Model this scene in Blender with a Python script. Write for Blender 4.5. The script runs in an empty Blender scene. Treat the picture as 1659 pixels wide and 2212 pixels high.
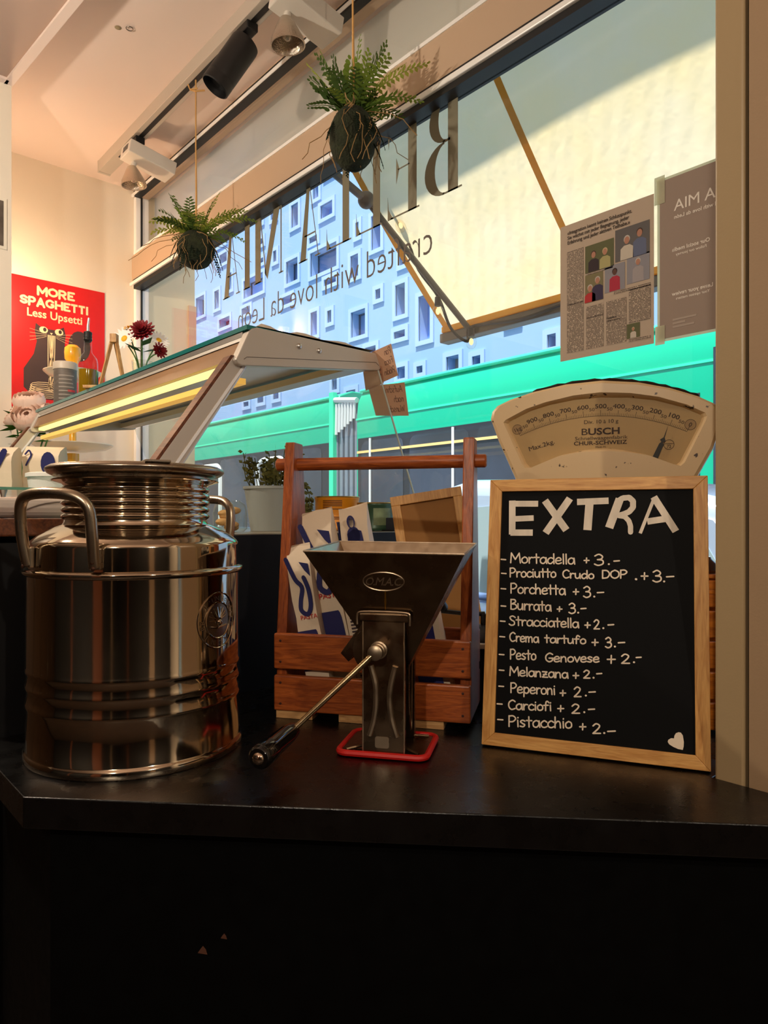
import bpy, bmesh, math, random
from mathutils import Vector, Matrix, Euler
random.seed(7)
sc = bpy.context.scene
COL = sc.collection
PI = math.pi
R = math.radians

# ------------------------------------------------------------------ camera
# World axes: +X towards the shop window, +Y along the window to the far wall.
F, HZ = 1500.0, 1120.0           # focal length and horizon row for the 1659 x 2212 frame
YAW = math.atan2(1330, 1500)     # camera turned from +Y towards +X
SN, CS = math.sin(YAW), math.cos(YAW)
CZ = 1.30                        # camera height
CT = CZ - 0.335                  # counter top height
cam_d = bpy.data.cameras.new('camera')
cam = bpy.data.objects.new('camera', cam_d); COL.objects.link(cam)
cam.location = (0, 0, CZ); cam.rotation_euler = (PI / 2, 0, -YAW)
cam_d.sensor_fit = 'VERTICAL'; cam_d.sensor_height = 24
cam_d.lens = F / 2212 * 24; cam_d.shift_y = (HZ - 1106) / 2212
cam_d.clip_start = 0.02; cam_d.clip_end = 300
sc.camera = cam

# ------------------------------------------------------------------ sky, sun, exposure
world = bpy.data.worlds.new('world'); sc.world = world; world.use_nodes = True
bg = world.node_tree.nodes['Background']
bg.inputs['Color'].default_value = (0.62, 0.80, 1.0, 1); bg.inputs['Strength'].default_value = 0.80
sun_d = bpy.data.lights.new('sun', 'SUN'); sun_d.energy = 8.0; sun_d.angle = R(0.6)
sun_d.color = (1.0, 0.93, 0.78)
sun = bpy.data.objects.new('sun', sun_d); COL.objects.link(sun)
sdir = Vector((0.33, 0.10, -0.94)).normalized()
sun.rotation_euler = sdir.to_track_quat('-Z', 'Y').to_euler(); sun.location = (-3, 0, 9)
vs = sc.view_settings
vs.view_transform = 'Standard'; vs.look = 'None'; vs.gamma = 1.0; vs.use_curve_mapping = False
vs.exposure = 0.35

# ------------------------------------------------------------------ pixel / frame helpers
def ray(u, v):
    k, m = (u - 829.5) / F, (HZ - v) / F
    return Vector((k * CS + SN, -k * SN + CS, m))
def at_x(u, v, x): d = ray(u, v); return Vector((0, 0, CZ)) + d * (x / d.x)
def at_y(u, v, y): d = ray(u, v); return Vector((0, 0, CZ)) + d * (y / d.y)
def at_z(u, v, z): d = ray(u, v); return Vector((0, 0, CZ)) + d * ((z - CZ) / d.z)
def at_d(u, v, D): return Vector((0, 0, CZ)) + ray(u, v) * D
def cw(X, Y, z=0.0):
    "camera-frame right/forward metres to world"
    return Vector((X * CS + Y * SN, -X * SN + Y * CS, z))
def plane_hit(u, v, P0, n):
    d = ray(u, v); o = Vector((0, 0, CZ))
    return o + d * ((P0 - o).dot(n) / d.dot(n))

# ------------------------------------------------------------------ materials
def lin(c):
    def f(x):
        x /= 255.0
        return x / 12.92 if x <= 0.04045 else ((x + 0.055) / 1.055) ** 2.4
    return (f(c[0]), f(c[1]), f(c[2]), 1)
MC = {}
def mat(name, col, rough=0.5, metal=0.0, var=0.0, vs=6.0, bump=0.0, bs=60.0, spec=0.5, coat=0.0,
        emit=None, es=0.0, col2=None, stretch=(1, 1, 1), trans=0.0, alpha=1.0, rvar=0.0):
    if name in MC: return MC[name]
    m = bpy.data.materials.new(name); m.use_nodes = True; MC[name] = m
    nt = m.node_tree; N = nt.nodes; Lk = nt.links
    b = N['Principled BSDF']
    c = lin(col)
    b.inputs['Base Color'].default_value = c
    b.inputs['Roughness'].default_value = rough
    b.inputs['Metallic'].default_value = metal
    b.inputs['Specular IOR Level'].default_value = spec
    b.inputs['Coat Weight'].default_value = coat
    b.inputs['Transmission Weight'].default_value = trans
    if emit:
        b.inputs['Emission Color'].default_value = lin(emit); b.inputs['Emission Strength'].default_value = es
    if var or bump or rvar:
        tc = N.new('ShaderNodeTexCoord'); mp = N.new('ShaderNodeMapping')
        mp.inputs['Scale'].default_value = stretch
        Lk.new(tc.outputs['Object'], mp.inputs['Vector'])
    if var:
        nz = N.new('ShaderNodeTexNoise'); nz.inputs['Scale'].default_value = vs; nz.inputs['Detail'].default_value = 5
        Lk.new(mp.outputs['Vector'], nz.inputs['Vector'])
        rp = N.new('ShaderNodeValToRGB')
        d = lin(col2) if col2 else tuple([x * (1 - var) for x in c[:3]] + [1])
        rp.color_ramp.elements[0].position = 0.35; rp.color_ramp.elements[1].position = 0.68
        rp.color_ramp.elements[0].color = d; rp.color_ramp.elements[1].color = c
        Lk.new(nz.outputs['Fac'], rp.inputs['Fac']); Lk.new(rp.outputs['Color'], b.inputs['Base Color'])
    if rvar:
        nz3 = N.new('ShaderNodeTexNoise'); nz3.inputs['Scale'].default_value = vs * 2; nz3.inputs['Detail'].default_value = 6
        Lk.new(mp.outputs['Vector'], nz3.inputs['Vector'])
        mr = N.new('ShaderNodeMapRange'); mr.inputs['To Min'].default_value = rough; mr.inputs['To Max'].default_value = rough + rvar
        mr.inputs['From Min'].default_value = 0.35; mr.inputs['From Max'].default_value = 0.7
        Lk.new(nz3.outputs['Fac'], mr.inputs['Value']); Lk.new(mr.outputs['Result'], b.inputs['Roughness'])
    if bump:
        nz2 = N.new('ShaderNodeTexNoise'); nz2.inputs['Scale'].default_value = bs; nz2.inputs['Detail'].default_value = 4
        Lk.new(mp.outputs['Vector'], nz2.inputs['Vector'])
        bp = N.new('ShaderNodeBump'); bp.inputs['Strength'].default_value = bump; bp.inputs['Distance'].default_value = 0.01
        Lk.new(nz2.outputs['Fac'], bp.inputs['Height']); Lk.new(bp.outputs['Normal'], b.inputs['Normal'])
    return m
def wood(name, c1, c2, stretch=(1, 12, 12), scale=5.0, rough=0.45, dist=2.5):
    "grain lines run along the axis whose stretch is small"
    if name in MC: return MC[name]
    m = bpy.data.materials.new(name); m.use_nodes = True; MC[name] = m
    nt = m.node_tree; N = nt.nodes; Lk = nt.links; b = N['Principled BSDF']
    tc = N.new('ShaderNodeTexCoord'); mp = N.new('ShaderNodeMapping'); mp.inputs['Scale'].default_value = stretch
    Lk.new(tc.outputs['Object'], mp.inputs['Vector'])
    n1 = N.new('ShaderNodeTexNoise'); n1.inputs['Scale'].default_value = scale; n1.inputs['Detail'].default_value = 6
    n1.inputs['Distortion'].default_value = dist
    Lk.new(mp.outputs['Vector'], n1.inputs['Vector'])
    n2 = N.new('ShaderNodeTexNoise'); n2.inputs['Scale'].default_value = scale * 7; n2.inputs['Detail'].default_value = 3
    Lk.new(mp.outputs['Vector'], n2.inputs['Vector'])
    mx = N.new('ShaderNodeMath'); mx.operation = 'MULTIPLY_ADD'; mx.inputs[1].default_value = 0.35
    Lk.new(n2.outputs['Fac'], mx.inputs[0]); Lk.new(n1.outputs['Fac'], mx.inputs[2])
    rp = N.new('ShaderNodeValToRGB')
    rp.color_ramp.elements[0].position = 0.48; rp.color_ramp.elements[1].position = 0.85
    rp.color_ramp.elements[0].color = lin(c2); rp.color_ramp.elements[1].color = lin(c1)
    Lk.new(mx.outputs[0], rp.inputs['Fac']); Lk.new(rp.outputs['Color'], b.inputs['Base Color'])
    b.inputs['Roughness'].default_value = rough
    bp = N.new('ShaderNodeBump'); bp.inputs['Strength'].default_value = 0.15; bp.inputs['Distance'].default_value = 0.003
    Lk.new(mx.outputs[0], bp.inputs['Height']); Lk.new(bp.outputs['Normal'], b.inputs['Normal'])
    return m
def pane_mat(name, tint=(1, 1, 1), ior=1.45, dirt=0.0):
    "thin pane: clear with a mirror share that follows Fresnel"
    if name in MC: return MC[name]
    m = bpy.data.materials.new(name); m.use_nodes = True; MC[name] = m
    nt = m.node_tree; N = nt.nodes; Lk = nt.links
    N.remove(N['Principled BSDF']); out = N['Material Output']
    t = N.new('ShaderNodeBsdfTransparent'); t.inputs['Color'].default_value = (*tint, 1)
    g = N.new('ShaderNodeBsdfGlossy'); g.inputs['Roughness'].default_value = 0.02
    lw = N.new('ShaderNodeLayerWeight'); lw.inputs['Blend'].default_value = 0.5
    pw = N.new('ShaderNodeMath'); pw.operation = 'POWER'; pw.inputs[1].default_value = 5.0; Lk.new(lw.outputs['Facing'], pw.inputs[0])
    f0 = ((ior - 1) / (ior + 1)) ** 2
    fr = N.new('ShaderNodeMath'); fr.operation = 'MULTIPLY_ADD'; fr.inputs[1].default_value = 1 - f0; fr.inputs[2].default_value = f0
    Lk.new(pw.outputs[0], fr.inputs[0])
    mx = N.new('ShaderNodeMixShader')
    Lk.new(fr.outputs[0], mx.inputs[0]); Lk.new(t.outputs[0], mx.inputs[1]); Lk.new(g.outputs[0], mx.inputs[2])
    last = mx
    if dirt:
        d = N.new('ShaderNodeBsdfDiffuse'); d.inputs['Color'].default_value = (0.8, 0.82, 0.85, 1)
        m2 = N.new('ShaderNodeMixShader'); m2.inputs[0].default_value = dirt
        Lk.new(mx.outputs[0], m2.inputs[1]); Lk.new(d.outputs[0], m2.inputs[2]); last = m2
    Lk.new(last.outputs[0], out.inputs['Surface'])
    return m
def cloth_mat(name, col, trans_col, fac=0.55, bump=0.0, bs=30, stain=None):
    "woven fabric or paper that light shines through"
    if name in MC: return MC[name]
    m = bpy.data.materials.new(name); m.use_nodes = True; MC[name] = m
    nt = m.node_tree; N = nt.nodes; Lk = nt.links
    N.remove(N['Principled BSDF']); out = N['Material Output']
    d = N.new('ShaderNodeBsdfDiffuse'); d.inputs['Color'].default_value = lin(col)
    t = N.new('ShaderNodeBsdfTranslucent'); t.inputs['Color'].default_value = lin(trans_col)
    mx = N.new('ShaderNodeMixShader'); mx.inputs[0].default_value = fac
    Lk.new(d.outputs[0], mx.inputs[1]); Lk.new(t.outputs[0], mx.inputs[2]); Lk.new(mx.outputs[0], out.inputs['Surface'])
    tc = N.new('ShaderNodeTexCoord')
    if stain:
        nz = N.new('ShaderNodeTexNoise'); nz.inputs['Scale'].default_value = 3.0; nz.inputs['Detail'].default_value = 8
        Lk.new(tc.outputs['Object'], nz.inputs['Vector'])
        rp = N.new('ShaderNodeValToRGB'); rp.color_ramp.elements[0].position = 0.3; rp.color_ramp.elements[1].position = 0.6
        rp.color_ramp.elements[0].color = lin(stain); rp.color_ramp.elements[1].color = lin(trans_col)
        Lk.new(nz.outputs['Fac'], rp.inputs['Fac']); Lk.new(rp.outputs['Color'], t.inputs['Color'])
    if bump:
        wv = N.new('ShaderNodeTexWave'); wv.inputs['Scale'].default_value = bs; wv.inputs['Distortion'].default_value = 3
        wv.inputs['Detail'].default_value = 2
        mp = N.new('ShaderNodeMapping'); mp.inputs['Rotation'].default_value = (0.4, 0.5, 0.5)
        Lk.new(tc.outputs['Object'], mp.inputs['Vector']); Lk.new(mp.outputs['Vector'], wv.inputs['Vector'])
        bp = N.new('ShaderNodeBump'); bp.inputs['Strength'].default_value = bump; bp.inputs['Distance'].default_value = 0.02
        Lk.new(wv.outputs['Fac'], bp.inputs['Height']); Lk.new(bp.outputs['Normal'], d.inputs['Normal'])
        Lk.new(bp.outputs['Normal'], t.inputs['Normal'])
    return m
def emit_mat(name, col, s):
    if name in MC: return MC[name]
    m = bpy.data.materials.new(name); m.use_nodes = True; MC[name] = m
    nt = m.node_tree; N = nt.nodes
    N.remove(N['Principled BSDF'])
    e = N.new('ShaderNodeEmission'); e.inputs['Color'].default_value = lin(col); e.inputs['Strength'].default_value = s
    nt.links.new(e.outputs[0], N['Material Output'].inputs['Surface'])
    return m

# ------------------------------------------------------------------ geometry collector
class G:
    def __init__(s): s.v = []; s.f = []
    def add(s, v, f, M=None):
        o = len(s.v)
        s.v += [tuple(M @ Vector(p)) for p in v] if M else [tuple(p) for p in v]
        s.f += [tuple(i + o for i in q) for q in f]
        return s
    def box(s, x0, y0, z0, x1, y1, z1, M=None):
        v = [(x0, y0, z0), (x1, y0, z0), (x1, y1, z0), (x0, y1, z0), (x0, y0, z1), (x1, y0, z1), (x1, y1, z1), (x0, y1, z1)]
        return s.add(v, [(0, 3, 2, 1), (4, 5, 6, 7), (0, 1, 5, 4), (1, 2, 6, 5), (2, 3, 7, 6), (3, 0, 4, 7)], M)
    def lathe(s, prof, n=48, M=None, caps=True, arc=None):
        v = []; f = []
        full = arc is None
        m = n if full else n + 1
        for r, z in prof:
            for i in range(m):
                a = 2 * PI * i / n if full else arc[0] + (arc[1] - arc[0]) * i / n
                v.append((r * math.cos(a), r * math.sin(a), z))
        for j in range(len(prof) - 1):
            for i in range(n):
                a, b = j * m + i, j * m + (i + 1) % m
                f.append((a, b, b + m, a + m))
        if caps and full:
            f.append(tuple(range(m - 1, -1, -1))); k = (len(prof) - 1) * m
            f.append(tuple(range(k, k + m)))
        return s.add(v, f, M)
    def tube(s, path, r, n=8, M=None, closed=False, caps=True):
        P = [Vector(p) for p in path]; L = len(P); v = []; f = []
        rs = r if isinstance(r, (list, tuple)) else [r] * L
        up = None
        for i, p in enumerate(P):
            if closed: t = P[(i + 1) % L] - P[i - 1]
            else: t = P[min(i + 1, L - 1)] - P[max(i - 1, 0)]
            if t.length < 1e-9: t = Vector((0, 0, 1))
            t.normalize()
            if up is None: up = Vector((0, 0, 1)) if abs(t.z) < 0.9 else Vector((1, 0, 0))
            a = t.cross(up)
            if a.length < 1e-6: a = t.cross(Vector((1, 0, 0)))
            a.normalize(); b = a.cross(t).normalized(); up = b
            for k in range(n):
                q = 2 * PI * k / n
                v.append(p + (a * math.cos(q) + b * math.sin(q)) * rs[i])
        for i in range(L if closed else L - 1):
            j = (i + 1) % L
            for k in range(n):
                f.append((i * n + k, j * n + k, j * n + (k + 1) % n, i * n + (k + 1) % n))
        if caps and not closed:
            f.append(tuple(range(n))); f.append(tuple(range((L - 1) * n + n - 1, (L - 1) * n - 1, -1)))
        return s.add(v, f, M)
    def prism(s, poly, z0, z1, M=None):
        n = len(poly)
        v = [(p[0], p[1], z0) for p in poly] + [(p[0], p[1], z1) for p in poly]
        f = [tuple(range(n - 1, -1, -1)), tuple(range(n, 2 * n))] + [(i, (i + 1) % n, n + (i + 1) % n, n + i) for i in range(n)]
        return s.add(v, f, M)
    def slab(s, pts, off):
        "polygon of 3-D points thickened by the vector off"
        n = len(pts); off = Vector(off)
        v = [Vector(p) for p in pts] + [Vector(p) + off for p in pts]
        f = [tuple(range(n - 1, -1, -1)), tuple(range(n, 2 * n))] + [(i, (i + 1) % n, n + (i + 1) % n, n + i) for i in range(n)]
        return s.add(v, f)
    def flat(s, pts, M=None):
        return s.add(pts, [tuple(range(len(pts)))], M)
    def ball(s, c, r, n=16, m=10, sc=(1, 1, 1), M=None):
        v = []; f = []
        for j in range(1, m):
            a = PI * j / m
            for i in range(n):
                b = 2 * PI * i / n
                v.append((c[0] + r * sc[0] * math.sin(a) * math.cos(b), c[1] + r * sc[1] * math.sin(a) * math.sin(b), c[2] + r * sc[2] * math.cos(a)))
        t = len(v); v += [(c[0], c[1], c[2] + r * sc[2]), (c[0], c[1], c[2] - r * sc[2])]
        for i in range(n): f.append((t, i, (i + 1) % n)); f.append((t + 1, (m - 2) * n + (i + 1) % n, (m - 2) * n + i))
        for j in range(m - 2):
            for i in range(n): f.append((j * n + i, (j + 1) * n + i, (j + 1) * n + (i + 1) % n, j * n + (i + 1) % n))
        return s.add(v, f, M)
    def ribbon(s, pts, w, M=None, z=0.0, cap=6):
        "flat painted stroke with round ends"
        P = [Vector((p[0], p[1])) for p in pts]
        zk = 0
        for a, b in zip(P, P[1:]):
            d = b - a
            if d.length < 1e-9: continue
            d.normalize(); n = Vector((-d.y, d.x)) * w / 2
            zk += 8e-6; zz_ = z + zk
            s.flat([(a.x - n.x, a.y - n.y, zz_), (b.x - n.x, b.y - n.y, zz_), (b.x + n.x, b.y + n.y, zz_), (a.x + n.x, a.y + n.y, zz_)], M)
        if cap:
            for p in P:
                zk += 8e-6
                s.flat([(p.x + w / 2 * math.cos(2 * PI * i / cap), p.y + w / 2 * math.sin(2 * PI * i / cap), z + zk) for i in range(cap)], M)
        return s
    def mapv(s, fn): s.v = [tuple(fn(Vector(p))) for p in s.v]; return s

def obj(name, g, m=None, parent=None, smooth=False, bevel=0.0, seg=2, solid=0.0, ang=40):
    me = bpy.data.meshes.new(name)
    me.from_pydata(g.v, [], g.f); me.update()
    if m: me.materials.append(m)
    if smooth:
        me.polygons.foreach_set('use_smooth', [True] * len(me.polygons))
        me.set_sharp_from_angle(angle=R(ang))
    o = bpy.data.objects.new(name, me); COL.objects.link(o)
    if parent: o.parent = parent
    if solid:
        md = o.modifiers.new('solid', 'SOLIDIFY'); md.thickness = solid; md.offset = 0
    if bevel:
        md = o.modifiers.new('bevel', 'BEVEL'); md.width = bevel; md.segments = seg; md.limit_method = 'ANGLE'; md.angle_limit = R(35)
        md.harden_normals = False
    return o
def tag(o, label=None, cat=None, group=None, kind=None):
    if label: o['label'] = label
    if cat: o['category'] = cat
    if group: o['group'] = group
    if kind: o['kind'] = kind
    return o
def thing(name, label, cat, loc=(0, 0, 0), rot=(0, 0, 0), group=None):
    o = bpy.data.objects.new(name, None); COL.objects.link(o)
    o.location = loc; o.rotation_euler = rot; o.empty_display_size = 0.05
    return tag(o, label, cat, group)
def struct(name, g, m, label=None, parent=None, **kw):
    o = obj(name, g, m, parent, **kw)
    if parent is None:
        o['kind'] = 'structure'
        if label: o['label'] = label
    return o
def bx(*a): return G().box(*a)
def rrect(w, h, r, n=5, cx=0, cy=0):
    p = []
    for sx, sy, a0 in ((1, 1, 0), (-1, 1, 90), (-1, -1, 180), (1, -1, 270)):
        for i in range(n + 1):
            a = R(a0 + 90 * i / n)
            p.append((cx + sx * (w / 2 - r) + r * math.cos(a), cy + sy * (h / 2 - r) + r * math.sin(a)))
    return p
def smooth_path(pts, n=6, closed=False):
    P = [Vector(p) for p in pts]; out = []; L = len(P)
    for i in range(L if closed else L - 1):
        p0 = P[(i - 1) % L] if closed or i > 0 else P[0]
        p1, p2 = P[i], P[(i + 1) % L]
        p3 = P[(i + 2) % L] if closed or i + 2 < L else P[-1]
        for k in range(n):
            t = k / n
            out.append(0.5 * ((2 * p1) + (p2 - p0) * t + (2 * p0 - 5 * p1 + 4 * p2 - p3) * t * t + (3 * p1 - p0 - 3 * p2 + p3) * t ** 3))
    if not closed: out.append(P[-1])
    return out
_TX = {}
def text(body, size, weight=0.0, align='CENTER', space=1.0, sx=1.0, shear=0.0):
    "flat lettering as a G in the XY plane, baseline at y=0"
    key = (body, size, weight, align, space, sx, shear)
    if key not in _TX:
        cu = bpy.data.curves.new('t', 'FONT'); cu.body = body; cu.size = size; cu.offset = weight * size
        cu.align_x = align; cu.space_character = space; cu.shear = shear; cu.resolution_u = 3
        o = bpy.data.objects.new('t', cu); COL.objects.link(o)
        dg = bpy.context.evaluated_depsgraph_get()
        me = bpy.data.meshes.new_from_object(o.evaluated_get(dg))
        v = [(p.co.x * sx, p.co.y, 0.0) for p in me.vertices]; f = [tuple(p.vertices) for p in me.polygons]
        def area(q):   # offsetting the outline folds sharp corners over: drop the folded triangles
            return sum(v[q[i]][0] * v[q[(i + 1) % len(q)]][1] - v[q[(i + 1) % len(q)]][0] * v[q[i]][1] for i in range(len(q)))
        ar = [area(q) for q in f]; sg = 1 if sum(ar) > 0 else -1
        f = [q for q, a in zip(f, ar) if a * sg > 0]
        if weight > 0.002 and len(f) < 700:
            def inside(p, q):
                s_ = [(v[q[(i + 1) % len(q)]][0] - v[q[i]][0]) * (p[1] - v[q[i]][1]) - (v[q[(i + 1) % len(q)]][1] - v[q[i]][1]) * (p[0] - v[q[i]][0]) for i in range(len(q))]
                return all(x * sg > 1e-12 for x in s_)
            cen = [(sum(v[i][0] for i in q) / len(q), sum(v[i][1] for i in q) / len(q)) for q in f]; aa = [abs(area(q)) for q in f]
            drop = {i for i in range(len(f)) for j in range(len(f)) if i != j and aa[i] <= aa[j] and inside(cen[i], f[j])}
            if drop:      # letters whose thickened outline folds over fall back to the plain outline
                def comps(fs):
                    par = {}
                    def root(a):
                        while par.setdefault(a, a) != a: a = par[a]
                        return a
                    for q in fs:
                        for i in q[1:]: par[root(i)] = root(q[0])
                    out = {}
                    for k_, q in enumerate(fs): out.setdefault(root(q[0]), []).append(k_)
                    return list(out.values())
                def ctr(vs_, fs, ks): ii = {i for k_ in ks for i in fs[k_]}; xs = [vs_[i][0] for i in ii]; return (min(xs) + max(xs)) / 2
                pv, pf = text(body, size, 0.0, align, space, sx, shear).v, text(body, size, 0.0, align, space, sx, shear).f
                pcs = comps(pf); keep = []; extra = []
                for ks in comps(f):
                    if not any(k_ in drop for k_ in ks): keep += [f[k_] for k_ in ks]; continue
                    c = ctr(v, f, ks); best = min(pcs, key=lambda p_: abs(ctr(pv, pf, p_) - c))
                    if best not in extra: extra.append(best)
                for p_ in extra:
                    c = ctr(pv, pf, p_)
                    for k_ in p_:
                        keep.append(tuple(range(len(v), len(v) + len(pf[k_])))); v += [(c + (pv[i][0] - c) * 1.06, pv[i][1] * 1.02, 0.0) for i in pf[k_]]
                f = keep
        bpy.data.objects.remove(o); bpy.data.curves.remove(cu); bpy.data.meshes.remove(me)
        used = {i for q in f for i in q}; ren = {i: k_ for k_, i in enumerate(sorted(used))}
        v = [v[i] for i in sorted(used)]; f = [tuple(ren[i] for i in q) for q in f]
        _TX[key] = (v, f)
    v, f = _TX[key]
    return G().add(v, f)
# ------------------------------------------------------------------ hand lettering
HL = {
 'a': (.54, 'c', [(.44,.5),(.26,.62),(.06,.42),(.08,.1),(.26,0),(.42,.2),(.45,.58)], 'l', [(.45,.6),(.5,0)]),
 'b': (.5, 'l', [(.06,1),(.06,0)], 'c', [(.06,.4),(.25,.6),(.44,.4),(.4,.08),(.22,0),(.06,.1)]),
 'c': (.46, 'c', [(.42,.5),(.25,.62),(.05,.38),(.1,.08),(.28,0),(.44,.1)]),
 'd': (.56, 'c', [(.44,.5),(.25,.6),(.06,.4),(.08,.08),(.25,0),(.42,.2)], 'l', [(.46,1),(.48,0)]),
 'e': (.5, 'c', [(.08,.3),(.4,.36),(.38,.56),(.22,.62),(.05,.4),(.08,.08),(.25,0),(.45,.1)]),
 'f': (.44, 'c', [(.42,.85),(.28,1),(.18,.8),(.16,0)], 'l', [(.02,.55),(.36,.58)]),
 'g': (.52, 'c', [(.44,.5),(.25,.6),(.06,.4),(.1,.08),(.3,.05),(.44,.3)], 'c', [(.45,.6),(.46,-.2),(.25,-.38),(.05,-.25)]),
 'h': (.52, 'l', [(.06,1),(.06,0)], 'c', [(.06,.35),(.22,.6),(.38,.5),(.42,0)]),
 'i': (.2, 'l', [(.08,.6),(.1,0)], 'l', [(.09,.83),(.1,.86)]),
 'k': (.46, 'l', [(.06,1),(.06,0)], 'l', [(.4,.6),(.08,.25),(.42,0)]),
 'l': (.2, 'l', [(.08,1),(.1,0)]),
 'm': (.74, 'l', [(.05,.6),(.06,0)], 'c', [(.06,.4),(.2,.6),(.3,.5),(.32,0)], 'c', [(.32,.4),(.48,.6),(.6,.5),(.64,0)]),
 'n': (.52, 'l', [(.06,.6),(.06,0)], 'c', [(.06,.38),(.22,.6),(.38,.5),(.42,0)]),
 'o': (.5, 'c', [(.25,.62),(.06,.42),(.08,.1),(.25,0),(.43,.15),(.42,.48),(.25,.62)]),
 'p': (.54, 'l', [(.08,.6),(.06,-.35)], 'c', [(.08,.4),(.25,.6),(.45,.45),(.42,.12),(.25,0),(.09,.12)]),
 'r': (.4, 'l', [(.06,.6),(.08,0)], 'c', [(.08,.35),(.2,.58),(.36,.56)]),
 's': (.44, 'c', [(.36,.54),(.2,.62),(.07,.48),(.2,.32),(.35,.2),(.25,.02),(.05,.06)]),
 't': (.42, 'l', [(.18,.95),(.2,0)], 'l', [(.02,.6),(.38,.6)]),
 'u': (.54, 'c', [(.06,.6),(.08,.12),(.25,0),(.4,.2),(.43,.6)], 'l', [(.43,.6),(.46,0)]),
 'v': (.46, 'l', [(.04,.6),(.22,0),(.42,.6)]),
 'z': (.5, 'l', [(.05,.6),(.4,.6),(.06,0),(.46,0)], 'l', [(.12,.3),(.36,.3)]),
 'A': (.66, 'l', [(.03,0),(.32,1),(.6,0)], 'l', [(.14,.35),(.5,.35)]),
 'F': (.5, 'l', [(.06,0),(.06,1),(.46,1)], 'l', [(.06,.55),(.38,.55)]),
 'W': (.85, 'l', [(.03,1),(.2,0),(.4,.75),(.6,0),(.8,1)]),
 'M': (.8, 'l', [(.05,0),(.1,1),(.38,.35),(.66,1),(.74,0)]),
 'P': (.58, 'l', [(.08,1),(.08,0)], 'c', [(.08,.97),(.35,1),(.52,.75),(.35,.48),(.1,.45)]),
 'B': (.6, 'l', [(.08,1),(.08,0)], 'c', [(.08,.98),(.38,.98),(.45,.75),(.12,.53)], 'c', [(.12,.53),(.45,.5),(.55,.2),(.3,0),(.08,.02)]),
 'S': (.55, 'c', [(.5,.85),(.3,1),(.1,.85),(.2,.58),(.42,.4),(.42,.1),(.2,0),(.04,.12)]),
 'C': (.6, 'c', [(.55,.85),(.35,1),(.1,.75),(.08,.3),(.28,0),(.55,.12)]),
 'G': (.65, 'c', [(.58,.85),(.35,1),(.1,.7),(.1,.25),(.32,0),(.55,.15),(.57,.42)], 'l', [(.32,.42),(.6,.42)]),
 'D': (.62, 'l', [(.08,1),(.08,0)], 'c', [(.08,.98),(.4,.95),(.57,.55),(.42,.1),(.08,.02)]),
 'O': (.68, 'c', [(.34,1),(.08,.75),(.08,.25),(.34,0),(.6,.25),(.6,.75),(.34,1)]),
 '3': (.55, 'c', [(.06,.85),(.28,1),(.48,.8),(.4,.58),(.2,.52)], 'c', [(.2,.52),(.48,.45),(.5,.15),(.25,0),(.04,.12)]),
 '2': (.55, 'c', [(.06,.78),(.25,1),(.46,.82),(.38,.5),(.06,.02)], 'l', [(.06,.02),(.52,.02)]),
 ' ': (.4,),
}
def hand(word):
    "list of stroke polylines for a hand-written word, plus its width"
    x = 0; out = []
    for ch in word:
        d = HL[ch]
        for kind, pts in zip(d[1::2], d[2::2]):
            p = [(x + a, b) for a, b in pts]
            out.append([(q[0], q[1]) for q in smooth_path([(a, b, 0) for a, b in p], 5)] if kind == 'c' else p)
        x += d[0]
    return out, x
# ================================================================== the room
m_wall = mat('wall_paint', (238, 226, 208), 0.8, bump=0.04, bs=120, var=0.05, vs=2)
m_ceil = mat('ceiling_paint', (234, 214, 204), 0.85, var=0.05, vs=1.5)
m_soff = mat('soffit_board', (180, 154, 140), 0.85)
m_taupe = mat('taupe_lacquer', (162, 134, 104), 0.45, bump=0.03, bs=300)
m_alu = mat('aluminium', (205, 203, 200), 0.32, 0.9)
m_alub = mat('aluminium_sky_glare', (250, 249, 248), 0.3, 0.0)  # near-white and non-metallic: the daylight mirrored in the metal is put into the colour
m_gask = mat('black_rubber', (14, 14, 16), 0.5)
m_transom = mat('transom_paint', (196, 168, 142), 0.6)
m_black = mat('black_laminate', (3, 3, 3), 0.5, spec=0.12, rvar=0.1, vs=20)
m_ctop = mat('black_worktop', (5, 4, 4), 0.24, spec=0.6, bump=0.07, bs=500, rvar=0.12, vs=14)
m_dark = mat('dark_wood_panel', (22, 14, 10), 0.6, var=0.4, vs=3)
m_floor = mat('floor_tile', (70, 56, 46), 0.4, var=0.25, vs=3)
m_glass = pane_mat('window_glass')
m_cglass = pane_mat('case_glass', (0.96, 0.985, 0.97), 1.5, dirt=0.05)

WX = 1.5; WY = 3.70; CEIL = 3.07
struct('floor', bx(-3.6, -3.6, -0.1, 1.6, 4.0, 0.0), m_floor, 'dark tiled shop floor')
struct('ceiling', bx(-3.6, -3.6, CEIL, 1.6, 4.0, CEIL + 0.2), m_ceil, 'pinkish white shop ceiling above the track lights')
struct('wall_left', bx(-3.6, WY, 0, WX + 0.06, WY + 0.25, CEIL), m_wall, 'cream wall carrying the red poster')
struct('wall_back', bx(-3.75, -3.6, 0, -3.5, WY, CEIL), m_dark, 'dark panelled wall behind the camera')
struct('wall_front', bx(-3.5, -3.75, 0, 1.6, -3.5, CEIL), m_dark, 'dark panelled wall at the near end of the shop')
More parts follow.
